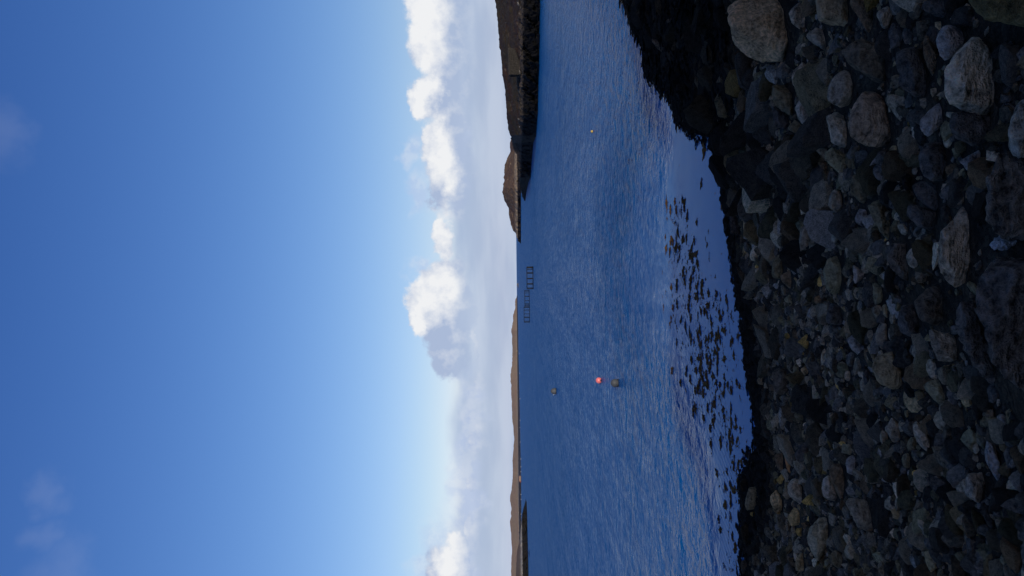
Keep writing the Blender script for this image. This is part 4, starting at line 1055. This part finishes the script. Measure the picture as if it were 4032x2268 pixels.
cage(1209, 1268, 2086, 2063.7, [0, 0.07, 0.30, 0.55, 0.8, 1], [0.04, 0.33, 0.78, 0.96], 'dark open fish cage frame, farthest from the brown headland')

# ------------------------------------------------------------------ barge by the far shore
HULL = plain('barge_hull', (0.05, 0.022, 0.022), 0.5, 0.2, 0.5); CREAM = plain('barge_cabin', (0.30, 0.22, 0.15), 0.6, 0.12, 0.5); RED = plain('barge_red', (0.34, 0.05, 0.04), 0.5, 0.2, 0.5)
GLASS = plain('dark_window', (0.02, 0.025, 0.03), 0.1, 0.1, 1.0, 0.6)
P = on_water(2052.6, 1886); u = P[1] / FPX
e = finish(empty('feed_barge', P), 'small cream and red work barge moored by the far shore', 'boat')
bm = bmesh.new(); box(bm, (-12 * u, -3, -0.6), (12.5 * u, 3, 2.3 * u), 0.2); bm_obj('hull', bm, HULL, e, False)
bm = bmesh.new(); box(bm, (-8 * u, -2.4, 2.3 * u + .01), (12 * u, 2.4, 8.2 * u), 0.15); cb = bm_obj('cabin', bm, CREAM, e, False)
for k in range(5):
    bm = bmesh.new(); x = (-6 + 3.6 * k) * u; box(bm, (x, -2.46, 4.6 * u), (x + 1.8 * u, -2.40, 6.4 * u)); bm_obj('window', bm, GLASS, cb, False)
bm = bmesh.new(); box(bm, (-8.6 * u, -2.7, 8.2 * u + .01), (12.4 * u, 2.7, 9.0 * u), 0.08); bm_obj('roof', bm, RED, e, False)
bm = bmesh.new(); box(bm, (-12 * u, -2.2, 2.3 * u + .01), (-8.3 * u, 2.2, 5.2 * u), 0.15); bm_obj('deck_locker', bm, RED, e, False)
bm = bmesh.new(); tube(bm, (6 * u, 0, 9 * u), (6 * u, 0, 12.5 * u), 0.16, 6); bm_obj('mast', bm, HULL, e)

# ------------------------------------------------------------------ skerries
for (x, y, hw, hh, lab, tc_) in [(2084.5, 2181, 13, 2.6, 'low black skerry awash beside the left spit', (0.02, 0.02, 0.02)),
                                  (2041.2, 1124, 11, 5.5, 'small pale-topped skerry far out between the cages and horizon', (0.12, 0.11, 0.10))]:
    P = on_water(x, y); u = P[1] / FPX
    dirs, Fc = ICO[4]; V = dirs * np.array([hw * u, hw * u * 0.6, hh * u]) * (1 + 0.22 * fbm(dirs * 2.2, int(x), 4))[:, None]
    V[:, 2] *= np.where(dirs[:, 0] > 0, 1.0, 0.55)
    ob = link('skerry', mesh_np('skerry', V, Fc), ROCK); ob.location = P; ob.color = (*tc_, 1); finish(ob, lab, 'skerry')

# ------------------------------------------------------------------ old stone wall and boulders on the right shore
def wall_piece():
    Yw = 150.0
    u = Yw / FPX
    A = at(2004.5, 294, Yw); B = at(2004.5, 191, Yw)
    e = finish(empty('stone_wall', (A[0], Yw, A[2] - 36 * u)), 'grey rough stone wall with a straight top on the dark brown shore', 'wall')
    Ln = B[0] - A[0]; hgt = 36 * u
    bm = bmesh.new(); vs = [(0, 0, -1.2), (Ln, 0, 12 * u), (Ln, 0, hgt - .12), (0, 0, hgt - .12)]
    f0 = [bm.verts.new((x, 0.12, z)) for x, _, z in vs]; f1 = [bm.verts.new((x, 1.6, z)) for x, _, z in vs]
    bm.faces.new(f0); bm.faces.new(f1[::-1])
    for i in range(4): bm.faces.new((f0[i], f0[(i + 1) % 4], f1[(i + 1) % 4], f1[i]))
    core = bm_obj('core', bm, ROCK, e, False); core.color = (0.03, 0.028, 0.026, 1)
    Vs, Fs, off = [], [], 0; rr = np.random.default_rng(5); z = hgt - 0.16
    while z > -0.9:
        x = 0.1
        while x < Ln:
            w = 0.16 + 0.22 * rr.random(); zlo = 12 * u * x / Ln - 1.2 * (1 - x / Ln)
            if z > zlo + 0.1:
                V, Fc = LIB[1][rr.integers(14)]
                Q = V * np.array([w * 0.62, 0.2, 0.19]) + np.array([x + w * 0.5, 0.10, z]); Vs.append(Q); Fs.append(Fc + off); off += len(V)
            x += w
        z -= 0.2
    st = link('stonework', mesh_np('stonework', np.vstack(Vs), np.vstack(Fs)), ROCK, e); st.color = (0.070, 0.063, 0.057, 1); st['kind'] = 'stuff'
    bm = bmesh.new(); box(bm, (-0.1, -0.15, hgt - 0.04), (Ln + 0.05, 1.7, hgt + 0.05), 0.02); cp = bm_obj('coping', bm, ROCK, e, False); cp.color = (0.085, 0.078, 0.07, 1)
wall_piece()
rr = np.random.default_rng(12)
fr = [(2047, 285, 26), (2053, 30, 12), (2050, 60, 14), (2056, 95, 10), (2052, 150, 12), (2054, 185, 9), (2050, 215, 11), (2053, 345, 15), (2048, 360, 10), (2055, 380, 9), (2050, 415, 8), (2042, 470, 13), (2046, 500, 8), (2052, 545, 7), (2040, 15, 16), (2056, 240, 9), (2052, 320, 11), (2054, 125, 8)]
for i, (x, y, w) in enumerate(fr):
    wy_ = on_water(lerp_track(RIGHT_WL, y), y)[1]; P = at(x, y, wy_ + 6.5); u = P[1] / FPX
    V, Fc = LIB[3][i % 14]
    ob = link('boulder', mesh_np('boulder', V, Fc), ROCK); ob.color = (0.15, 0.14, 0.13, 1)
    ob.location = P; ob.scale = (w * u * 0.5, w * u * 0.5, w * u * 0.5); ob.rotation_euler = (rr.normal() * .3, rr.normal() * .3, rr.random() * 6)
    if i == 0: finish(ob, 'largest pale boulder on the right shore, just below the stone wall', 'boulder', 'pale boulders along the right shore')
    else: finish(ob, 'pale boulder at the top of the black tide band on the right shore', 'boulder', 'pale boulders along the right shore')
